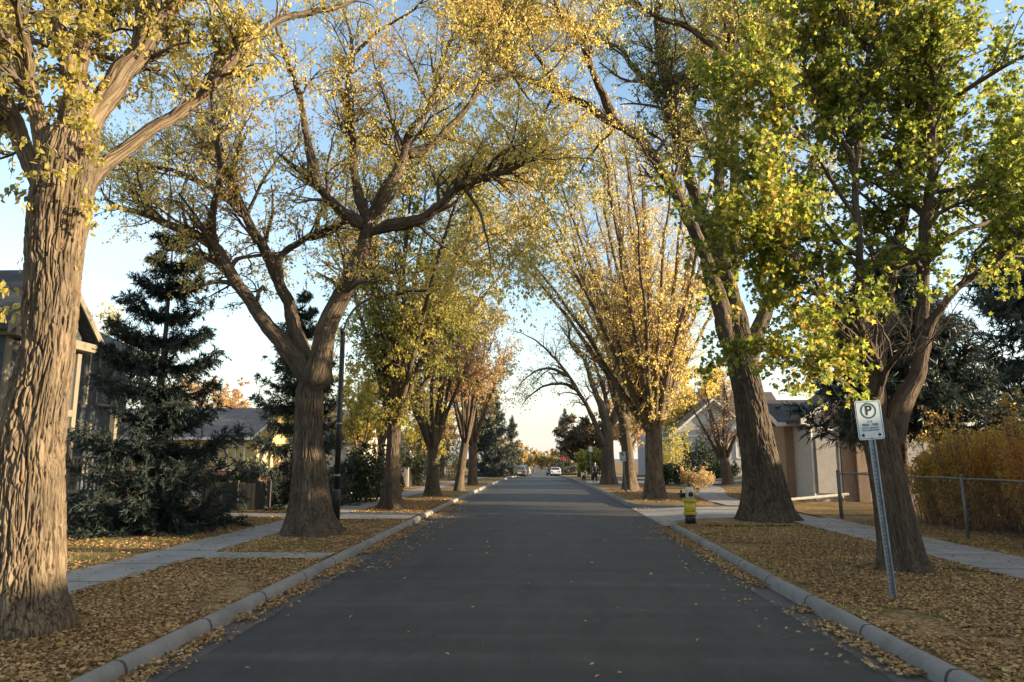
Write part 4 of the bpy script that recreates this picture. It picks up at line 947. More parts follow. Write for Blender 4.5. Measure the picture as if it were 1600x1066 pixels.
# ------------------------------------------------------------------ street lamp
b = GP(524, 816); Y = b[1]; root = empty('street_lamp', b); tag(root, 'black street lamp post with a long curved arm behind the forked elm', 'street lamp')
top = PX(528, 516, Y); x, y, z = b
MB().lathe([(.11, -.05), (.11, .75), (.10, .80), (.085, .85)], b, 20).build('base_cover', M['black'], root, True)
H = top[2] - z
MB().rod([(x, y, z + .8), (x, y, z + H * .5), (x, y, z + H)], [.080, .072, .064], 16).build('pole', M['black'], root, True)
MB().lathe([(.075, H - .1), (.075, H), (.04, H + .05)], b, 16).build('pole_cap', M['black'], root, True)
arm = [PX(531, 517, Y), PX(537, 515, Y), PX(543, 500, Y), PX(553, 484, Y), PX(565, 474, Y), PX(580, 467, Y), PX(596, 463, Y), PX(640, 458, Y), PX(655, 457, Y)]
MB().rod(catmull(arm, 5), .032, 10).build('arm', M['black'], root, True)
MB().rod([PX(548, 462, Y), PX(575, 460.5, Y), PX(602, 459, Y), PX(636, 457, Y)], .022, 10).build('arm_brace', M['black'], root, True)
h0 = PX(632, 457, Y); h1 = PX(670, 455, Y)
bevel(MB().prism([(h0[0], h0[1] - .10, h0[2] - .02), (h0[0], h0[1] + .10, h0[2] - .02), (h1[0], h1[1] + .13, h1[2] - .05), (h1[0], h1[1] - .13, h1[2] - .05)], (0, 0, .075)).build('lamp_head', M['black'], root), .02)
MB().box(h0[0] + .12, h1[0] - .05, h0[1] - .08, h0[1] + .08, h1[2] - .068, h1[2] - .045).build('lens', M['lampglass'], root)
for zz in (2.55, 1.2):
    MB().lathe([(.084, zz - .025), (.084, zz + .025)], b, 16).build('band', M['steel'], root, True)

# ------------------------------------------------------------------ fences
def chain_link(name, label, pts, h=1.22, group='chain link fences'):
    root = empty(name, (*pts[0], float(zl(*pts[0])))); tag(root, label, 'fence', group)
    wire = MB(); rail = []
    for (x0, y0), (x1, y1) in zip(pts[:-1], pts[1:]):
        L = math.hypot(x1 - x0, y1 - y0); n = max(1, round(L / 2.7)); u = np.array([(x1 - x0) / L, (y1 - y0) / L])
        for i in range(n + 1):
            px_, py_ = x0 + u[0] * L * i / n, y0 + u[1] * L * i / n; zb = float(zl(px_, py_)); lx, ly = rng.normal(size=2) * .03
            MB().rod([(px_, py_, zb - .1), (px_ + lx, py_ + ly, zb + h + .06)], .030, 8).lathe([(.034, 0), (.034, .03), (.01, .05)], (px_ + lx, py_ + ly, zb + h + .05), 8).build('fence_post', M['old_steel'], root, True)
        MB().rod([(x0 + u[0] * L * t, y0 + u[1] * L * t, float(zl(x0 + u[0] * L * t, y0 + u[1] * L * t)) + h + .012 * math.sin(9 * t)) for t in np.linspace(0, 1, 9)], .021, 8).build('top_rail', M['old_steel'], root, True)
        zb = float(zl(x0, y0)); V = []; Fq = []; st = .055 * 1.25; nn = int(L / st); hh = h - .02; kk = int(hh / st)
        for s in (1, -1):                      # diamond mesh: crossing slanted wires
            for i in range(-kk, nn):
                a0, b0 = i * st, .03; a1, b1 = i * st + hh, hh
                if a0 < 0: b0 -= a0; a0 = 0
                if a1 > L: b1 -= (a1 - L); a1 = L
                if a1 - a0 < .03: continue
                if s < 0: a0, a1 = L - a0, L - a1
                p, q = np.array([x0 + u[0] * a0, y0 + u[1] * a0, zb + b0]), np.array([x0 + u[0] * a1, y0 + u[1] * a1, zb + b1])
                o = len(V); w = .0015; nx = np.array([-u[1], u[0], 0]) * w; nz = np.array([0, 0, w])
                V += [p + nx, p + nz, p - nx, p - nz, q + nx, q + nz, q - nx, q - nz]
                Fq += [(o + j, o + (j + 1) % 4, o + 4 + (j + 1) % 4, o + 4 + j) for j in range(4)]
        make('wire_mesh', np.array(V), np.array(Fq), M['old_steel'], root)
    return root
chain_link('chain_link_fence', 'chain link fence with leaning steel posts along the right pavement in front of the hedge', [(8.35, 20.3), (8.75, 15.2), (8.9, 9.8), (9.0, 4.5)])
chain_link('chain_link_fence', 'short chain link fence return with rusty rail in front of the tan stucco house', [(8.35, 20.42), (9.95, 21.6), (14.5, 22.4)])

def board_fence(label, x0, y0, x1, y1, h, mat, post, n, name='board_fence', pw=.05):
    root = empty(name, (x0, y0, float(zl(x0, y0)))); tag(root, label, 'fence', None)
    L = math.hypot(x1 - x0, y1 - y0); u = np.array([x1 - x0, y1 - y0]) / L; nrm = np.array([-u[1], u[0]])
    mb = MB(); nb = int(L / .145)
    for i in range(nb):
        a = i * .145; p = np.array([x0, y0]) + u * a; q = p + u * .135; zb = float(zl(*p)); hh = h + rng.uniform(-.012, .012)
        mb.prism([(*p, zb + .04), (*q, zb + .04), (*q, zb + hh), (*p, zb + hh)], (nrm[0] * .02, nrm[1] * .02, 0))
    mb.build('board_panel', mat, root)
    for i in range(n):
        p = np.array([x0, y0]) + u * L * i / (n - 1); zb = float(zl(*p)); q = p - nrm * .05
        MB().box(q[0] - pw, q[0] + pw, q[1] - pw, q[1] + pw, zb - .05, zb + h + .08).build('fence_post', post, root)
    return root
board_fence('low dark board fence in front of the yellow house', -10.6, 22.4, -8.6, 22.6, .86, M['boards'], M['boards'], 3)
board_fence('dark board fence with pale posts behind the third trunk on the left', -7.9, 29.6, -8.0, 48, 1.15, M['boards'], M['pale_post'], 8)

# ------------------------------------------------------------------ houses
def window(root, face, c, w, h, frame, pane, bars=1, d=.05):
    """c = wall point at the window centre; face in W E S N"""
    ax = {'E': (0, 1, 1, 0), 'W': (0, 1, -1, 0), 'S': (1, 0, 0, -1), 'N': (1, 0, 0, 1)}[face]; ux, uy, nx, ny = ax
    def bx(mb, a0, a1, z0, z1, o0, o1):
        xs = sorted((c[0] + ux * a0 + nx * o0, c[0] + ux * a1 + nx * o1)); ys = sorted((c[1] + uy * a0 + ny * o0, c[1] + uy * a1 + ny * o1))
        return mb.box(xs[0], xs[1], ys[0], ys[1], c[2] + z0, c[2] + z1)
    f = .08; mb = MB(); bx(mb, -w / 2 - f, -w / 2, -h / 2 - f, h / 2 + f, -.02, d); bx(mb, w / 2, w / 2 + f, -h / 2 - f, h / 2 + f, -.02, d)
    bx(mb, -w / 2, w / 2, h / 2, h / 2 + f, -.02, d); bx(mb, -w / 2, w / 2, -h / 2 - f, -h / 2, -.02, d + .03)
    for i in range(bars): a = -w / 2 + w * (i + 1) / (bars + 1); bx(mb, a - .025, a + .025, -h / 2, h / 2, -.02, d - .012)
    fr = mb.build('window', frame, root); p = bx(MB(), -w / 2, w / 2, -h / 2, h / 2, -.01, .018).build('pane', pane, None)
    p.parent = fr; p.matrix_parent_inverse = inv(root) ; return fr

def reparent_note(): pass

def house(label, x0, x1, y0, y1, eave, ridge, rdir, wall, roof, trim, wins=(), doors=(), chim=None, cat='house', name='house', over=.4, zb=None, foot=None):
    cx, cy = (x0 + x1) / 2, (y0 + y1) / 2; z = float(zl(cx, cy)) if zb is None else zb
    root = empty(name, (cx, cy, z)); tag(root, label, cat)
    mb = MB()
    if rdir == 'y':
        mb.prism([(x0, y0, z - .3), (x1, y0, z - .3), (x1, y0, z + eave), (cx, y0, z + ridge - .06), (x0, y0, z + eave)], (0, y1 - y0, 0))
    else:
        mb.prism([(x0, y0, z - .3), (x0, y1, z - .3), (x0, y1, z + eave), (x0, cy, z + ridge - .06), (x0, y0, z + eave)], (x1 - x0, 0, 0))
    mb.build('wall', wall, root)
    mb = MB(); tr = MB(); t = .12
    if rdir == 'y':
        s = (ridge - eave) / (cx - x0)
        for sg in (-1, 1):
            xe = cx + sg * (cx - x0 + over); ze = z + eave - s * over
            mb.prism([(xe, y0 - over, ze), (cx, y0 - over, z + ridge), (cx, y0 - over, z + ridge + t), (xe, y0 - over, ze + t)], (0, y1 - y0 + 2 * over, 0))
            for yy in (y0 - over - .03, y1 + over):
                tr.prism([(xe + sg * .02, yy, ze - .06), (cx, yy, z + ridge - .06), (cx, yy, z + ridge + t + .01), (xe + sg * .02, yy, ze + t + .01)], (0, .03, 0))
            tr.box(min(xe, xe + sg * .05), max(xe, xe + sg * .05), y0 - over + .002, y1 + over - .002, ze - .05, ze + t - .01)
    else:
        s = (ridge - eave) / (cy - y0)
        for sg in (-1, 1):
            ye = cy + sg * (cy - y0 + over); ze = z + eave - s * over
            mb.prism([(x0 - over, ye, ze), (x0 - over, cy, z + ridge), (x0 - over, cy, z + ridge + t), (x0 - over, ye, ze + t)], (x1 - x0 + 2 * over, 0, 0))
            for xx in (x0 - over - .03, x1 + over):
                tr.prism([(xx, ye + sg * .02, ze - .06), (xx, cy, z + ridge - .06), (xx, cy, z + ridge + t + .01), (xx, ye + sg * .02, ze + t + .01)], (.03, 0, 0))
            tr.box(x0 - over + .002, x1 + over - .002, min(ye, ye + sg * .05), max(ye, ye + sg * .05), ze - .05, ze + t - .01)
    rf_ = mb.build('roof', roof, root); tr.build('fascia', trim, root)
    if chim: c = MB().box(chim[0] - .3, chim[0] + .3, chim[1] - .3, chim[1] + .3, z + eave, z + ridge + chim[2]).box(chim[0] - .36, chim[0] + .36, chim[1] - .36, chim[1] + .36, z + ridge + chim[2], z + ridge + chim[2] + .1).build('chimney', M['brick'], None); c.parent = rf_; c.matrix_parent_inverse = inv(root)
    for f, u, zc, w, h, pane, bars in wins:
        c = {'E': (x1, u, z + zc), 'W': (x0, u, z + zc), 'S': (u, y0, z + zc), 'N': (u, y1, z + zc)}[f]; window(root, f, c, w, h, trim, pane, bars)
    for f, u, mat in doors:
        if f == 'E': d = MB().box(x1 - .02, x1 + .04, u - .46, u + .46, z + .02, z + 2.1)
        elif f == 'W': d = MB().box(x0 - .04, x0 + .02, u - .46, u + .46, z + .02, z + 2.1)
        else: d = MB().box(u - .46, u + .46, y0 - .04, y0 + .02, z + .02, z + 2.1)
        do = d.build('door', mat, root)
        kx = {'E': (x1 + .07, u + .38), 'W': (x0 - .07, u + .38), 'S': (u + .38, y0 - .07)}[f]
        k = MB().lathe([(.02, -.04), (.035, 0), (.02, .04)], (kx[0], kx[1], z + 1.05), 10).build('handle', M['steel'], None); k.parent = do; k.matrix_parent_inverse = inv(root)
    if foot: MB().box(x0 - .03, x1 + .03, y0 - .03, y1 + .03, z - .3, z + foot[0]).build('foundation', foot[1], root)
    return root

G, GB, CU = M['glass'], M['glass_blue'], M['curtain']
# the dark two-storey house behind the near elm and the spruce
h1_ = house('dark slate two storey house with beige window trim behind the near elm and spruce', -25, -15.2, 14.5, 25.4, 5.3, 7.6, 'y', M['slate'], M['roof_dark'], M['beige'],
    [('E', 22.6, 4.1, .8, 1.7, G, 0), ('E', 24.0, 4.1, .8, 1.7, G, 0), ('E', 22.9, 1.7, .9, 1.5, G, 0), ('E', 24.6, 1.7, .7, 1.5, G, 0),
     ('S', -17, 4.1, 1.1, 1.5, G, 1), ('S', -20, 1.7, 1.3, 1.5, G, 1)])
z = h1_.location.z
for zc in (1.6, 4.2): window(h1_, 'E', (-15.2, 16.0, z + zc), 1.3, 1.5, M['shaded_trim'], G, 1)  # frames darkened in colour to look shaded
# gabled bay with porch and steps, facing the road
mb = MB(); bx0, bx1, by0, by1 = -15.2, -13.9, 17.6, 20.6; cy = (by0 + by1) / 2
mb.prism([(bx0, by0, z - .3), (bx0, by1, z - .3), (bx0, by1, z + 5.0), (bx0, cy, z + 6.5), (bx0, by0, z + 5.0)], (bx1 - bx0, 0, 0)); mb.build('bay_wall', M['slate'], h1_)
mb = MB()
for sg in (-1, 1): mb.prism([(bx0 - .6, cy + sg * 1.95, z + 4.66), (bx0 - .6, cy, z + 6.6), (bx0 - .6, cy, z + 6.74), (bx0 - .6, cy + sg * 1.95, z + 4.80)], (2.3, 0, 0))
mb.build('bay_roof', M['roof_dark'], h1_)
mb = MB()
for sg in (-1, 1): mb.prism([(bx1 + .41, cy + sg * 2.0, z + 4.55), (bx1 + .41, cy, z + 6.5), (bx1 + .41, cy, z + 6.76), (bx1 + .41, cy + sg * 2.0, z + 4.83)], (.05, 0, 0))
mb.box(bx1 - .05, bx1 + .40, by0 - .2, by1 + .2, z + 4.55, z + 4.8); mb.box(bx1, bx1 + .07, by0, by0 + .18, z, z + 4.55); mb.box(bx1, bx1 + .07, by1 - .18, by1, z, z + 4.55); mb.box(bx1, bx1 + .06, by0 + .18, by1 - .18, z + 2.6, z + 2.8)
mb.build('trim_boards', M['beige'], h1_)
for yy in (18.5, 19.7): window(h1_, 'E', (bx1 + .002, yy, z + 3.7), .75, 1.5, M['beige'], G, 0)
window(h1_, 'S', (-14.5, by0, z + 3.7), .6, 1.5, M['beige'], G, 0)
dd = MB().box(bx1 - .01, bx1 + .05, 18.6, 19.6, z + .5, z + 2.55).build('door', M['wood'], h1_)
MB().box(-13.9, -12.6, 17.9, 20.7, z - .2, z + .48).build('porch_deck', M['beige'], h1_)
mb = MB()
for i in range(3): mb.box(-12.6 + i * .3, -12.3 + i * .3, 18.5, 20.1, z - .2, z + .36 - .13 * i)
mb.build('steps', M['concrete'], h1_)
for sy in (17.96, 20.64):
    mb = MB(); mb.box(-13.85, -12.62, sy - .03, sy + .03, z + 1.38, z + 1.44)
    for xx in np.arange(-13.8, -12.6, .13): mb.box(xx - .02, xx + .02, sy - .02, sy + .02, z + .48, z + 1.38)
    mb.build('railing', M['beige'], h1_)
for yy in (17.9, 20.55): MB().box(-12.75, -12.6, yy, yy + .15, z + .48, z + 2.7).build('porch_column', M['beige'], h1_)

house('yellow sided bungalow with red brick base and curtained window behind the low board fence', -27, -17.0, 41, 50, 2.75, 4.6, 'x', M['yellow'], M['roof'], M['white'],
      [('S', -18.0, 1.5, 1.5, 1.3, CU, 2), ('S', -21.8, 1.5, 1.2, 1.2, G, 1), ('E', 43.4, 1.6, 1.8, 1.3, CU, 3), ('E', 47.5, 1.6, 1.2, 1.2, G, 1)], [('E', 45.4, M['wood'])], (-20, 46, .7), foot=(.75, M['brick']))
house('house with blue grey roof rising behind the yellow bungalow', -36, -25.5, 56, 68, 3.2, 6.4, 'y', M['greysiding'], M['roof_blue'], M['white'], [('S', -31, 4.4, .9, .9, G, 0), ('S', -28, 1.6, 1.4, 1.3, G, 1)], (), (-29, 60, .6))
house('pale cream house with steep brown roof behind the first shrubs on the left', -22, -13.2, 53, 62, 3.0, 5.4, 'x', M['cream'], M['roof_brown'], M['white'],
      [('E', 55, 1.7, 1.3, 1.3, G, 1), ('E', 59.5, 1.7, 1.6, 1.3, G, 1), ('S', -15.2, 1.7, 1.5, 1.3, G, 1), ('S', -19, 1.7, 1.3, 1.3, G, 1)], [('E', 57.2, M['wood'])], (-16, 58, .6))
house('white gabled house seen between the third and fourth trunks on the left', -21, -12.5, 68, 77, 3.0, 5.6, 'y', M['cream'], M['roof'], M['white'],
      [('S', -15, 1.7, 1.5, 1.3, G, 1), ('S', -18.8, 1.7, 1.3, 1.3, G, 1), ('E', 72, 1.7, 1.4, 1.3, G, 1)], [('E', 75, M['wood'])])
house('far pale house behind the slender elm on the left', -21, -12.5, 86, 96, 3.0, 5.4, 'x', M['greysiding'], M['roof_brown'], M['white'], [('E', 89, 1.7, 1.4, 1.3, G, 1), ('S', -16, 1.7, 1.4, 1.3, G, 1)], [('E', 92, M['wood'])])
# right side
g1 = house('grey gabled house with white rake boards and basement windows behind the small leaning tree', 10.8, 17.4, 58, 67, 3.3, 6.1, 'y', M['greywall'], M['roof_brown'], M['white'],
      [('S', 12.3, 2.6, 1.1, 1.1, G, 1), ('S', 15.4, 2.6, 1.5, 1.1, G, 2), ('S', 12.6, .75, .8, .6, G, 0), ('S', 14.1, 4.5, .7, .7, G, 0), ('W', 61, 2.2, 1.2, 1.2, G, 1)], [('S', 16.6, M['white'])])
z = g1.location.z; mb = MB(); mb.prism([(14.6, 56.8, z - .2), (17.4, 56.8, z - .2), (17.4, 56.8, z + 2.9), (16.0, 56.8, z + 4.2), (14.6, 56.8, z + 2.9)], (0, 1.19, 0)); mb.build('porch_wall', M['greywall'], g1)
mb = MB(); 
for sg in (-1, 1): mb.prism([(16 + sg * 1.7, 56.5, z + 2.62), (16, 56.5, z + 4.22), (16, 56.5, z + 4.34), (16 + sg * 1.7, 56.5, z + 2.74)], (0, 1.49, 0))
mb.build('porch_roof', M['white'], g1); window(g1, 'S', (16, 56.8, z + 2.0), .9, 1.1, M['white'], G, 1)
house('tall brown roofed house with a skylight behind the grey gabled house', 11.5, 25, 72, 84, 4.6, 8.6, 'x', M['greysiding'], M['roof_brown'], M['white'], [('S', 14, 2, 1.5, 1.4, G, 1), ('S', 18, 2, 1.5, 1.4, G, 1)], (), (17, 78, .7))
sk = [o for o in bpy.data.objects if o.name.startswith('roof')][-1]
zz = float(zl(18.25, 78)) + 4.6; s_ = 4.0 / 6; mb = MB(); mb.prism([(13.0, 74.2, zz + s_ * 2.2 + .14), (14.1, 74.2, zz + s_ * 2.2 + .14), (14.1, 75.5, zz + s_ * 3.5 + .14), (13.0, 75.5, zz + s_ * 3.5 + .14)], (0, -.05, .08))
o = mb.build('skylight', GB, None); o.parent = sk; o.matrix_parent_inverse = inv(sk.parent)
s1 = house('tan stucco house with white gable trim behind the corner of the chain link fence', 10.2, 17.5, 30.0, 34.4, 3.1, 4.05, 'x', M['stucco'], M['roof_dark'], M['white'], [('W', 32.4, 1.8, 1.2, 1.1, G, 1)], (), over=.4)
z = s1.location.z
mb = MB(); mb.prism([(10.55, 28.2, z - .3), (15.0, 28.2, z - .3), (15.0, 28.2, z + 2.9), (12.5, 28.2, z + 4.35), (10.55, 28.2, z + 3.15)], (0, 1.79, 0)); mb.build('wing_wall', M['greywall'], s1)
mb = MB(); mb.prism([(10.15, 27.8, z + 2.96), (12.5, 27.8, z + 4.42), (12.5, 27.8, z + 4.56), (10.15, 27.8, z + 3.10)], (0, 3.6, 0)); mb.prism([(15.4, 27.8, z + 2.74), (12.5, 27.8, z + 4.42), (12.5, 27.8, z + 4.56), (15.4, 27.8, z + 2.88)], (0, 3.6, 0)); mb.build('wing_roof', M['roof_dark'], s1)
mb = MB(); mb.prism([(10.1, 27.74, z + 2.88), (12.5, 27.74, z + 4.37), (12.5, 27.74, z + 4.58), (10.1, 27.74, z + 3.10)], (0, .05, 0)); mb.prism([(15.45, 27.74, z + 2.66), (12.5, 27.74, z + 4.37), (12.5, 27.74, z + 4.58), (15.45, 27.74, z + 2.88)], (0, .05, 0)); mb.build('rake_board', M['white'], s1)
MB().rod([(10.2, 28.08, z + 2.92), (11.9, 28.08, z + 2.52)], .05, 8).build('gutter', M['white'], s1)
MB().box(10.62, 11.55, 28.10, 28.19, z - .2, z + 2.60).build('entry_panel', M['greysiding'], s1)
for xx, zt in ((10.58, 2.82), (11.60, 2.58)): MB().rod([(xx, 28.1, z + zt), (xx, 28.13, z + .25), (xx - .05, 27.9, z + .08)], .04, 8).build('downspout', M['white'], s1)
dd = MB().box(10.72, 11.46, 28.05, 28.10, z + .25, z + 2.35).build('door', M['greywall'], s1)
k = MB().lathe([(.02, -.03), (.04, 0), (.02, .03)], (11.36, 28.0, z + 1.15), 10).build('handle', M['black'], None); k.parent = dd; k.matrix_parent_inverse = inv(s1)
MB().box(12.2, 12.62, 27.95, 28.2, z - .2, z + 2.85).build('pilaster', M['stucco'], s1)
MB().box(11.68, 12.18, 28.1, 28.19, z - .2, z + 2.55).build('wall_panel', M['stucco'], s1)
lg = MB().rod([(8.9, 26.6, z + .08), (11.5, 27.3, z + .26)], .055, 8).build('drain_pipe', M['pale_post']); tag(lg, 'pale drain pipe lying on the grass below the tan stucco wall', 'pipe')
# houses on the right whose roofs shade the street, mostly hidden by the hedge and spruces
house('long low bungalow hidden behind the hedge on the right', 18.6, 27, -4.5, 11.6, 2.7, 5.5, 'y', M['cream'], M['roof'], M['white'], [('W', 6, 1.6, 1.6, 1.3, G, 1), ('W', -1, 1.6, 1.6, 1.3, G, 1)], [('W', 3, M['wood'])])
house('stucco garage behind the spruces on the right', 21, 28, 13.2, 19.0, 2.6, 4.8, 'y', M['stucco'], M['roof_brown'], M['white'], [('W', 15, 1.5, 1.2, .8, G, 1)], [('W', 17.5, M['white'])], name='garage', cat='garage')
house('bungalow on the right behind the viewer', 15.5, 25, -22, -8, 2.8, 4.8, 'y', M['greysiding'], M['roof'], M['white'], [('W', -14, 1.6, 1.6, 1.3, G, 1)])
# patio chair by the yellow bungalow
p = PX(395, 752, 31); z = float(zl(p[0], 31)); root = empty('patio_chair', (p[0], 31, z)); tag(root, 'dark slatted patio chair in front of the yellow bungalow', 'chair'); x = p[0]
bevel(MB().box(x - .36, x + .36, 30.7, 31.3, z + .40, z + .46).build('seat', M['denim'], root), .01)
mb = MB(); mb.box(x - .38, x + .38, 30.62, 30.67, z + .86, z + 1.12)
for i in range(6): xx = x - .35 + i * .14; mb.box(xx - .03, xx + .03, 30.62, 30.67, z + .46, z + .87)
mb.build('backrest', M['denim'], root)
for sx in (-.33, .33):
    for yy in (30.66, 31.26): MB().box(x + sx - .025, x + sx + .025, yy - .025, yy + .025, z - .02, z + .40).build('leg', M['denim'], root)

# ------------------------------------------------------------------ utility pole, stop sign, far sign
p = PX(897, 738, 135); y = 135; z = float(zl(p[0], y)); root = empty('utility_pole', (p[0], y, z)); tag(root, 'thin wooden utility pole beside the lone far spruce', 'pole')
MB().rod([(p[0], y, z - .3), (p[0], y, z + 9.5)], [.19, .12], 10).build('pole', M['wood'], root, True); MB().box(p[0] - 1.1, p[0] + 1.1, y - .18, y - .06, z + 8.7, z + 8.85).build('crossarm', M['wood'], root)
mb = MB()
for xx in (-.9, -.35, .35, .9): mb.lathe([(.04, 8.85), (.06, 8.95), (.03, 9.05)], (p[0] + xx, y - .12, z), 8)
mb.build('insulators', M['white'], root)
p = PX(881, 727, 106); y = 106; z = float(zl(p[0], y)); root = empty('stop_sign', (p[0], y, z)); tag(root, 'red octagonal stop sign at the far right of the road by the parked cars', 'sign')
MB().box(p[0] - .03, p[0] + .03, y, y + .06, z - .2, z + 2.9).build('post', M['steel'], root)
zc = z + 2.5; o8 = [(p[0] + .33 * math.cos(a), y - .02, zc + .33 * math.sin(a)) for a in np.arange(8) * math.pi / 4 + math.pi / 8]; pl = MB().prism(o8, (0, .012, 0)).build('sign_panel', M['sign_red'], root)
mb = MB(); A = np.array([(.33 * math.cos(a), .33 * math.sin(a)) for a in np.arange(8) * math.pi / 4 + math.pi / 8]); ringmesh(mb, A * .99, A * .93, -.024, -.019)
o = mb.build('border', M['white'], None); o.location = (p[0], y, zc)
o.parent = pl; o.matrix_parent_inverse = inv(root)
bpy.context.view_layer.update(); tx = text_mesh('STOP', .25, M['white'], pl, (p[0], y - .022, zc), .85); tx.matrix_parent_inverse = inv(root)
p = PX(923, 713, 62); y = 62; z = float(zl(p[0], y)); root = empty('road_sign', (p[0], y, z)); tag(root, 'tiny white sign on a thin post behind the walking person', 'sign')
MB().box(p[0] - .02, p[0] + .02, y, y + .04, z - .2, z + 2.9).build('post', M['steel'], root); MB().prism([(p[0] + a, y - .006, z + 2.65 + c) for a, c in rrect(.3, .45, .03)], (0, .005, 0)).build('sign_panel', M['sign_white'], root)

# ------------------------------------------------------------------ parked cars far down the road
def car(label, x, y, rz, paint, group='cars parked far down the road', tall=0.0):
    z = float(zr(y)) + .03; root = empty('parked_car', (x, y, z), rz); tag(root, label, 'car', group); t = tall
    def put(mb, name, mat, par=root, smooth=False): o = mb.build(name, mat, None, smooth); o.parent = par; return o
    prof = [(-2.2, .35), (-2.22, .75), (-2.1, .92), (-1.75, .98 + t * .2), (-1.25, 1.42 + t), (.35, 1.46 + t), (1.05, .98 + t * .3), (2.0, .86 + t * .3), (2.2, .62), (2.18, .33)]
    V = []; Fc = []; n = len(prof)
    for xs, k in ((-.80, .93), (-.86, 1), (.86, 1), (.80, .93)): pass
    secs = []
    for xx, inset in ((-.86, 0), (.86, 0)):
        secs.append([((xx * (1 - .20 * max(0, (q[1] - .95)) / .5)), q[0], q[1]) for q in prof])
    V = secs[0] + secs[1]; mb = MB(); mb.add(V, [tuple(range(n)), tuple(range(n, 2 * n))[::-1]] + [(i, (i + 1) % n, n + (i + 1) % n, n + i) for i in range(n)])
    b_ = bevel(put(mb, 'body', paint), .05, 2)
    hw = lambda zq: .86 * (1 - .20 * max(0, (zq - .95)) / .5)
    for s in (-1, 1):
        q = [(-1.55, 1.02 + t * .2), (-1.18, 1.36 + t), (.28, 1.39 + t), (.86, 1.02 + t * .25)]
        mb = MB(); mb.prism([(s * (hw(b2) + .012), a, b2) for a, b2 in q], (-s * .02, 0, 0)); put(mb, 'side_window', G)
    zt = .99 + t * .25
    mb = MB(); mb.prism([(-.70, .98, 1.04 + t * .3), (.70, .98, 1.04 + t * .3), (.62, .42, 1.42 + t), (-.62, .42, 1.42 + t)], (0, .03, .035)); put(mb, 'windscreen', G)
    mb = MB(); mb.prism([(-.70, -1.70, 1.04 + t * .2), (.70, -1.70, 1.04 + t * .2), (.62, -1.31, 1.38 + t), (-.62, -1.31, 1.38 + t)], (0, -.04, .035)); put(mb, 'rear_window', G)
    for s in (-1, 1):
        put(MB().box(s * .62 - .17, s * .62 + .17, 2.14, 2.225, .62, .76), 'headlight', M['lampglass']); put(MB().box(s * .64 - .16, s * .64 + .16, -2.245, -2.16, .68, .86), 'taillight', M['taillamp'])
        for yy in (-1.35, 1.38):
            w = put(MB().lathe([(.20, -.11), (.32, -.11), (.34, -.06), (.34, .06), (.32, .11), (.20, .11)], (s * .78, yy, .34 - .03), 20, 'x'), 'wheel', M['tyre'], root, True)
            put(MB().lathe([(.19, -.118), (.21, -.114), (.21, .114), (.19, .118)], (s * .78, yy, .31), 16, 'x'), 'rim', M['chrome'], w)
    put(MB().box(-.26, .26, -2.25, -2.21, .50, .62), 'number_plate', M['white'])
    return root
PB = surf('black_car_paint', (.012, .013, .018), .25, .1, 3, 0); PW = surf('white_car_paint', (.6, .6, .6), .3, .05, 3, 0); PG = surf('grey_car_paint', (.12, .125, .13), .25, .1, 3, 0); PN = surf('navy_car_paint', (.015, .02, .05), .25, .1, 3, 0)
car('grey car parked on the left, nearest of the far cars', -2.7, 98, 0, PG); car('navy sport utility car behind the grey car on the left', -2.6, 107, 0, PN, tall=.2)
car('dark car with pale bumper in the middle of the far left row', -2.6, 116, 0, PB, tall=.15); car('white car at the far end of the left row', -2.5, 127, 0, PW)
car('dark car behind the white car on the left', -2.5, 137, math.pi, PN, tall=.2)
car('black sport utility car parked at the right kerb beyond the stop sign', 2.2, 131, math.pi, PB, tall=.25); car('dark car at the right kerb behind the black one', 2.2, 141, math.pi, PN, tall=.1); car('white car at the right kerb by the stop sign', 2.7, 122, 0, PW)

# ------------------------------------------------------------------ person and dog (skin-grown bodies)
def skinned(name, pts, edges, mat, parent=None, sub=2, rootv=0):
    me = bpy.data.meshes.new(name); me.from_pydata([p[:3] for p in pts], edges, []); me.materials.append(mat)
    o = bpy.data.objects.new(name, me); COL.objects.link(o)
    bm = bmesh.new(); bm.from_mesh(me); L = bm.verts.layers.skin.verify(); bm.verts.ensure_lookup_table()
    for v, p in zip(bm.verts, pts):
        r = p[3]; v[L].radius = (r, p[4] if len(p) > 4 else r)
    bm.verts[rootv][L].use_root = True; bm.to_mesh(me); bm.free()
    o.modifiers.new('skin', 'SKIN'); s = o.modifiers.new('smooth', 'SUBSURF'); s.levels = s.render_levels = sub
    dg = bpy.context.evaluated_depsgraph_get(); bpy.context.view_layer.update(); m2 = bpy.data.meshes.new_from_object(o.evaluated_get(bpy.context.evaluated_depsgraph_get()))
    o.modifiers.clear(); o.data = m2; m2.name = name
    for p in m2.polygons: p.use_smooth = True
    if parent is not None: o.parent = parent
    return o
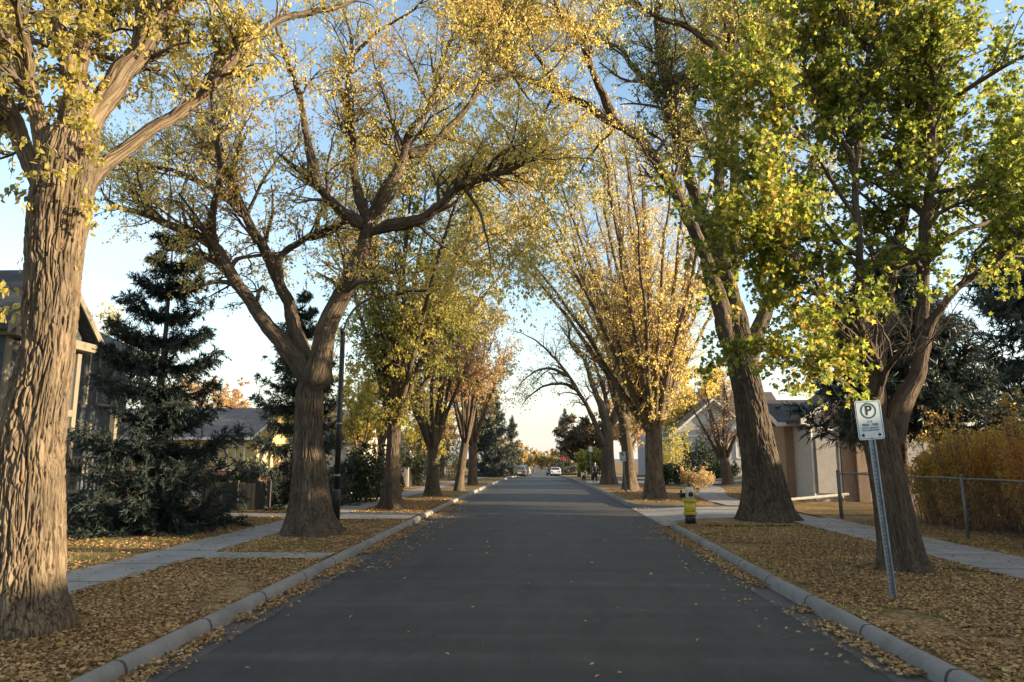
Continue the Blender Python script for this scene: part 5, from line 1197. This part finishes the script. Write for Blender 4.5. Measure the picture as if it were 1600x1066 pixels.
def person(label, x, y, h):
    z = float(zl(x, y)) + .02; root = empty('person', (x, y, z), .1); tag(root, label, 'person'); s = h / 1.72
    pts = [(0, 0, .92, .15, .11), (0, 0, 1.10, .13, .10), (0, .01, 1.28, .16, .11), (0, .01, 1.42, .12, .09), (0, .015, 1.50, .055), (0, -.01, 1.58, .085, .095), (0, -.01, 1.66, .085, .10), (0, 0, 1.71, .05, .06),
           (.10, .0, .88, .095), (.10, -.14, .50, .065), (.11, .02, .10, .042), (.11, -.10, .04, .038),
           (-.10, .0, .88, .095), (-.10, .16, .50, .065), (-.11, .34, .14, .042), (-.11, .26, .05, .036),
           (.19, .01, 1.40, .06), (.25, .10, 1.14, .047), (.25, .02, .92, .033), (-.19, .01, 1.40, .06), (-.25, -.10, 1.14, .047), (-.24, -.22, .95, .033)]
    ed = [(0, 1), (1, 2), (2, 3), (3, 4), (4, 5), (5, 6), (6, 7), (0, 8), (8, 9), (9, 10), (10, 11), (0, 12), (12, 13), (13, 14), (14, 15), (3, 16), (16, 17), (17, 18), (3, 19), (19, 20), (20, 21)]
    for side, w in ((1, 18), (-1, 21)):
        px_, py_, pz = pts[w][:3]; pts.append((px_, py_ - .01, pz - .08, .03, .018)); ed.append((w, len(pts) - 1)); pw = len(pts) - 1
        for k in range(4):
            pts.append((px_, py_ - .045 + .022 * k, pz - .15, .008)); pts.append((px_ - side * .02, py_ - .04 + .02 * k, pz - .18 - .01 * (k in (1, 2)), .007)); ed += [(pw, len(pts) - 2), (len(pts) - 2, len(pts) - 1)]
        pts.append((px_ - side * .01, py_ - .055, pz - .09, .009)); ed.append((w, len(pts) - 1))
    S_ = lambda P: [tuple(v * s for v in p) for p in P]
    skinned('body', S_(pts), ed, M['skin'], root)
    jp = [(0, 0, .86, .19, .14), (0, 0, 1.10, .165, .125), (0, .01, 1.30, .185, .135), (0, .01, 1.43, .13, .10), (0, .015, 1.49, .07), (.20, .01, 1.40, .08), (.26, .10, 1.13, .065), (.26, .03, .95, .05), (-.20, .01, 1.40, .08), (-.26, -.10, 1.13, .065), (-.25, -.20, .97, .05)]
    skinned('jacket', S_(jp), [(0, 1), (1, 2), (2, 3), (3, 4), (3, 5), (5, 6), (6, 7), (3, 8), (8, 9), (9, 10)], M['cloth'], root)
    tp = [(0, 0, .93, .16, .12), (.10, 0, .86, .11), (.10, -.14, .50, .082), (.11, .02, .12, .062), (-.10, 0, .86, .11), (-.10, .16, .50, .082), (-.11, .33, .16, .062)]
    skinned('trousers', S_(tp), [(0, 1), (1, 2), (2, 3), (0, 4), (4, 5), (5, 6)], M['denim'], root)
    for sx, yy, zz in ((.11, 0, .04), (-.11, .32, .06)): skinned('shoe', S_([(sx, yy + .05, zz, .045), (sx, yy - .06, zz - .005, .045, .035), (sx, yy - .16, zz - .01, .038, .025)]), [(0, 1), (1, 2)], M['black'], root)
    skinned('hair', S_([(0, .03, 1.57, .085, .07), (0, .02, 1.66, .098, .10), (0, .01, 1.73, .06, .07)]), [(0, 1), (1, 2)], M['hair'], root)
    fx = skinned('face_features', S_([(0, -.115, 1.60, .012), (0, -.125, 1.585, .014)]), [(0, 1)], M['skin'], root)
    for sx in (-.035, .035): skinned('eye', S_([(sx, -.098, 1.625, .009), (sx, -.101, 1.625, .009)]), [(0, 1)], M['black'], root, 1)
    return root
p = PX(930, 752, 52); person('person in dark clothes walking along the far right pavement', p[0], 52, 1.45)
p = PX(914, 752, 52); x, y = p[0], 52.6; z = float(zl(x, y)) + .01; root = empty('dog', (x, y, z), 2.9); tag(root, 'dark dog walking beside the person on the far right pavement', 'dog')
dp = [(0, .30, .46, .085, .10), (0, .10, .44, .095, .12), (0, -.18, .46, .11, .14), (0, -.34, .52, .085, .10), (0, -.44, .62, .06), (0, -.52, .70, .065, .07), (0, -.62, .68, .04), (0, -.69, .665, .028),
      (.07, -.28, .38, .05), (.075, -.26, .21, .028), (.075, -.27, .06, .022), (.075, -.31, .02, .026), (-.07, -.28, .38, .05), (-.075, -.33, .21, .028), (-.075, -.36, .06, .022), (-.075, -.40, .02, .026),
      (.07, .30, .36, .065), (.08, .25, .27, .042), (.08, .38, .17, .024), (.08, .34, .05, .021), (.08, .30, .02, .026), (-.07, .30, .36, .065), (-.08, .20, .27, .042), (-.08, .31, .17, .024), (-.08, .26, .05, .021), (-.08, .22, .02, .026),
      (0, .40, .50, .03), (0, .52, .58, .022), (0, .58, .68, .014), (.05, -.50, .77, .022), (.055, -.49, .83, .010), (-.05, -.50, .77, .022), (-.055, -.49, .83, .010)]
skinned('body', dp, [(0, 1), (1, 2), (2, 3), (3, 4), (4, 5), (5, 6), (6, 7), (2, 8), (8, 9), (9, 10), (10, 11), (2, 12), (12, 13), (13, 14), (14, 15), (0, 16), (16, 17), (17, 18), (18, 19), (19, 20), (0, 21), (21, 22), (22, 23), (23, 24), (24, 25), (0, 26), (26, 27), (27, 28), (5, 29), (29, 30), (5, 31), (31, 32)], M['fur'], root, 2, 1)

# ------------------------------------------------------------------ light
AZ, EL = math.radians(98), math.radians(10.5)
sv = Vector((math.sin(AZ) * math.cos(EL), math.cos(AZ) * math.cos(EL), math.sin(EL)))
sun = bpy.data.objects.new('sun', bpy.data.lights.new('sun', 'SUN')); COL.objects.link(sun)
sun.data.energy = 5.0; sun.data.angle = math.radians(.5); sun.data.color = (1.0, .79, .52)
sun.rotation_euler = sv.to_track_quat('Z', 'Y').to_euler(); sun.location = (40, -10, 30)
w = bpy.data.worlds.new('World'); S.world = w; w.use_nodes = True; nt = w.node_tree; bg = nt.nodes['Background']
sky = nt.nodes.new('ShaderNodeTexSky'); sky.sky_type = 'NISHITA'; sky.sun_disc = False; sky.sun_elevation = EL; sky.sun_rotation = AZ; sky.air_density = 1.0; sky.dust_density = .8; sky.ozone_density = 1.0
tc = nt.nodes.new('ShaderNodeTexCoord'); mp = nt.nodes.new('ShaderNodeMapping'); mp.inputs['Scale'].default_value = (1.6, 1.6, 5.5); nt.links.new(tc.outputs['Generated'], mp.inputs[0])
cn = noise(nt, mp.outputs[0], 1.7, 7, .62); cf = ramp(nt, cn, [(.48, (0, 0, 0)), (.74, (1, 1, 1))])
sx = nt.nodes.new('ShaderNodeSeparateXYZ'); nt.links.new(tc.outputs['Generated'], sx.inputs[0])
band = ramp(nt, sx.outputs[2], [(.0, (.9, .9, .9)), (.30, (.7, .7, .7)), (.55, (.25, .25, .25)), (.8, (0, 0, 0))])
high = ramp(nt, sx.outputs[2], [(.58, (0, 0, 0)), (.78, (.55, .55, .55))])  # pale cloud added overhead, out of view, to neutralise the blue ambient
low = ramp(nt, sx.outputs[2], [(0, (.95, .95, .95)), (.05, (.7, .7, .7)), (.13, (.22, .22, .22)), (.24, (0, 0, 0))])
fac = mathn(nt, 'MAXIMUM', mathn(nt, 'MAXIMUM', mathn(nt, 'MULTIPLY', cf, band), high), low)
nt.links.new(mix(nt, fac, sky.outputs[0], (2.3, 2.2, 2.05)), bg.inputs['Color']); bg.inputs['Strength'].default_value = .13
S.view_settings.view_transform = 'Standard'; S.view_settings.look = 'None'; S.view_settings.exposure = 1.72; S.view_settings.gamma = 1
S.cycles.use_denoising = True; S.cycles.max_bounces = 5; S.cycles.transmission_bounces = 3; S.cycles.diffuse_bounces = 3; S.cycles.glossy_bounces = 2
S.render.engine = 'CYCLES'
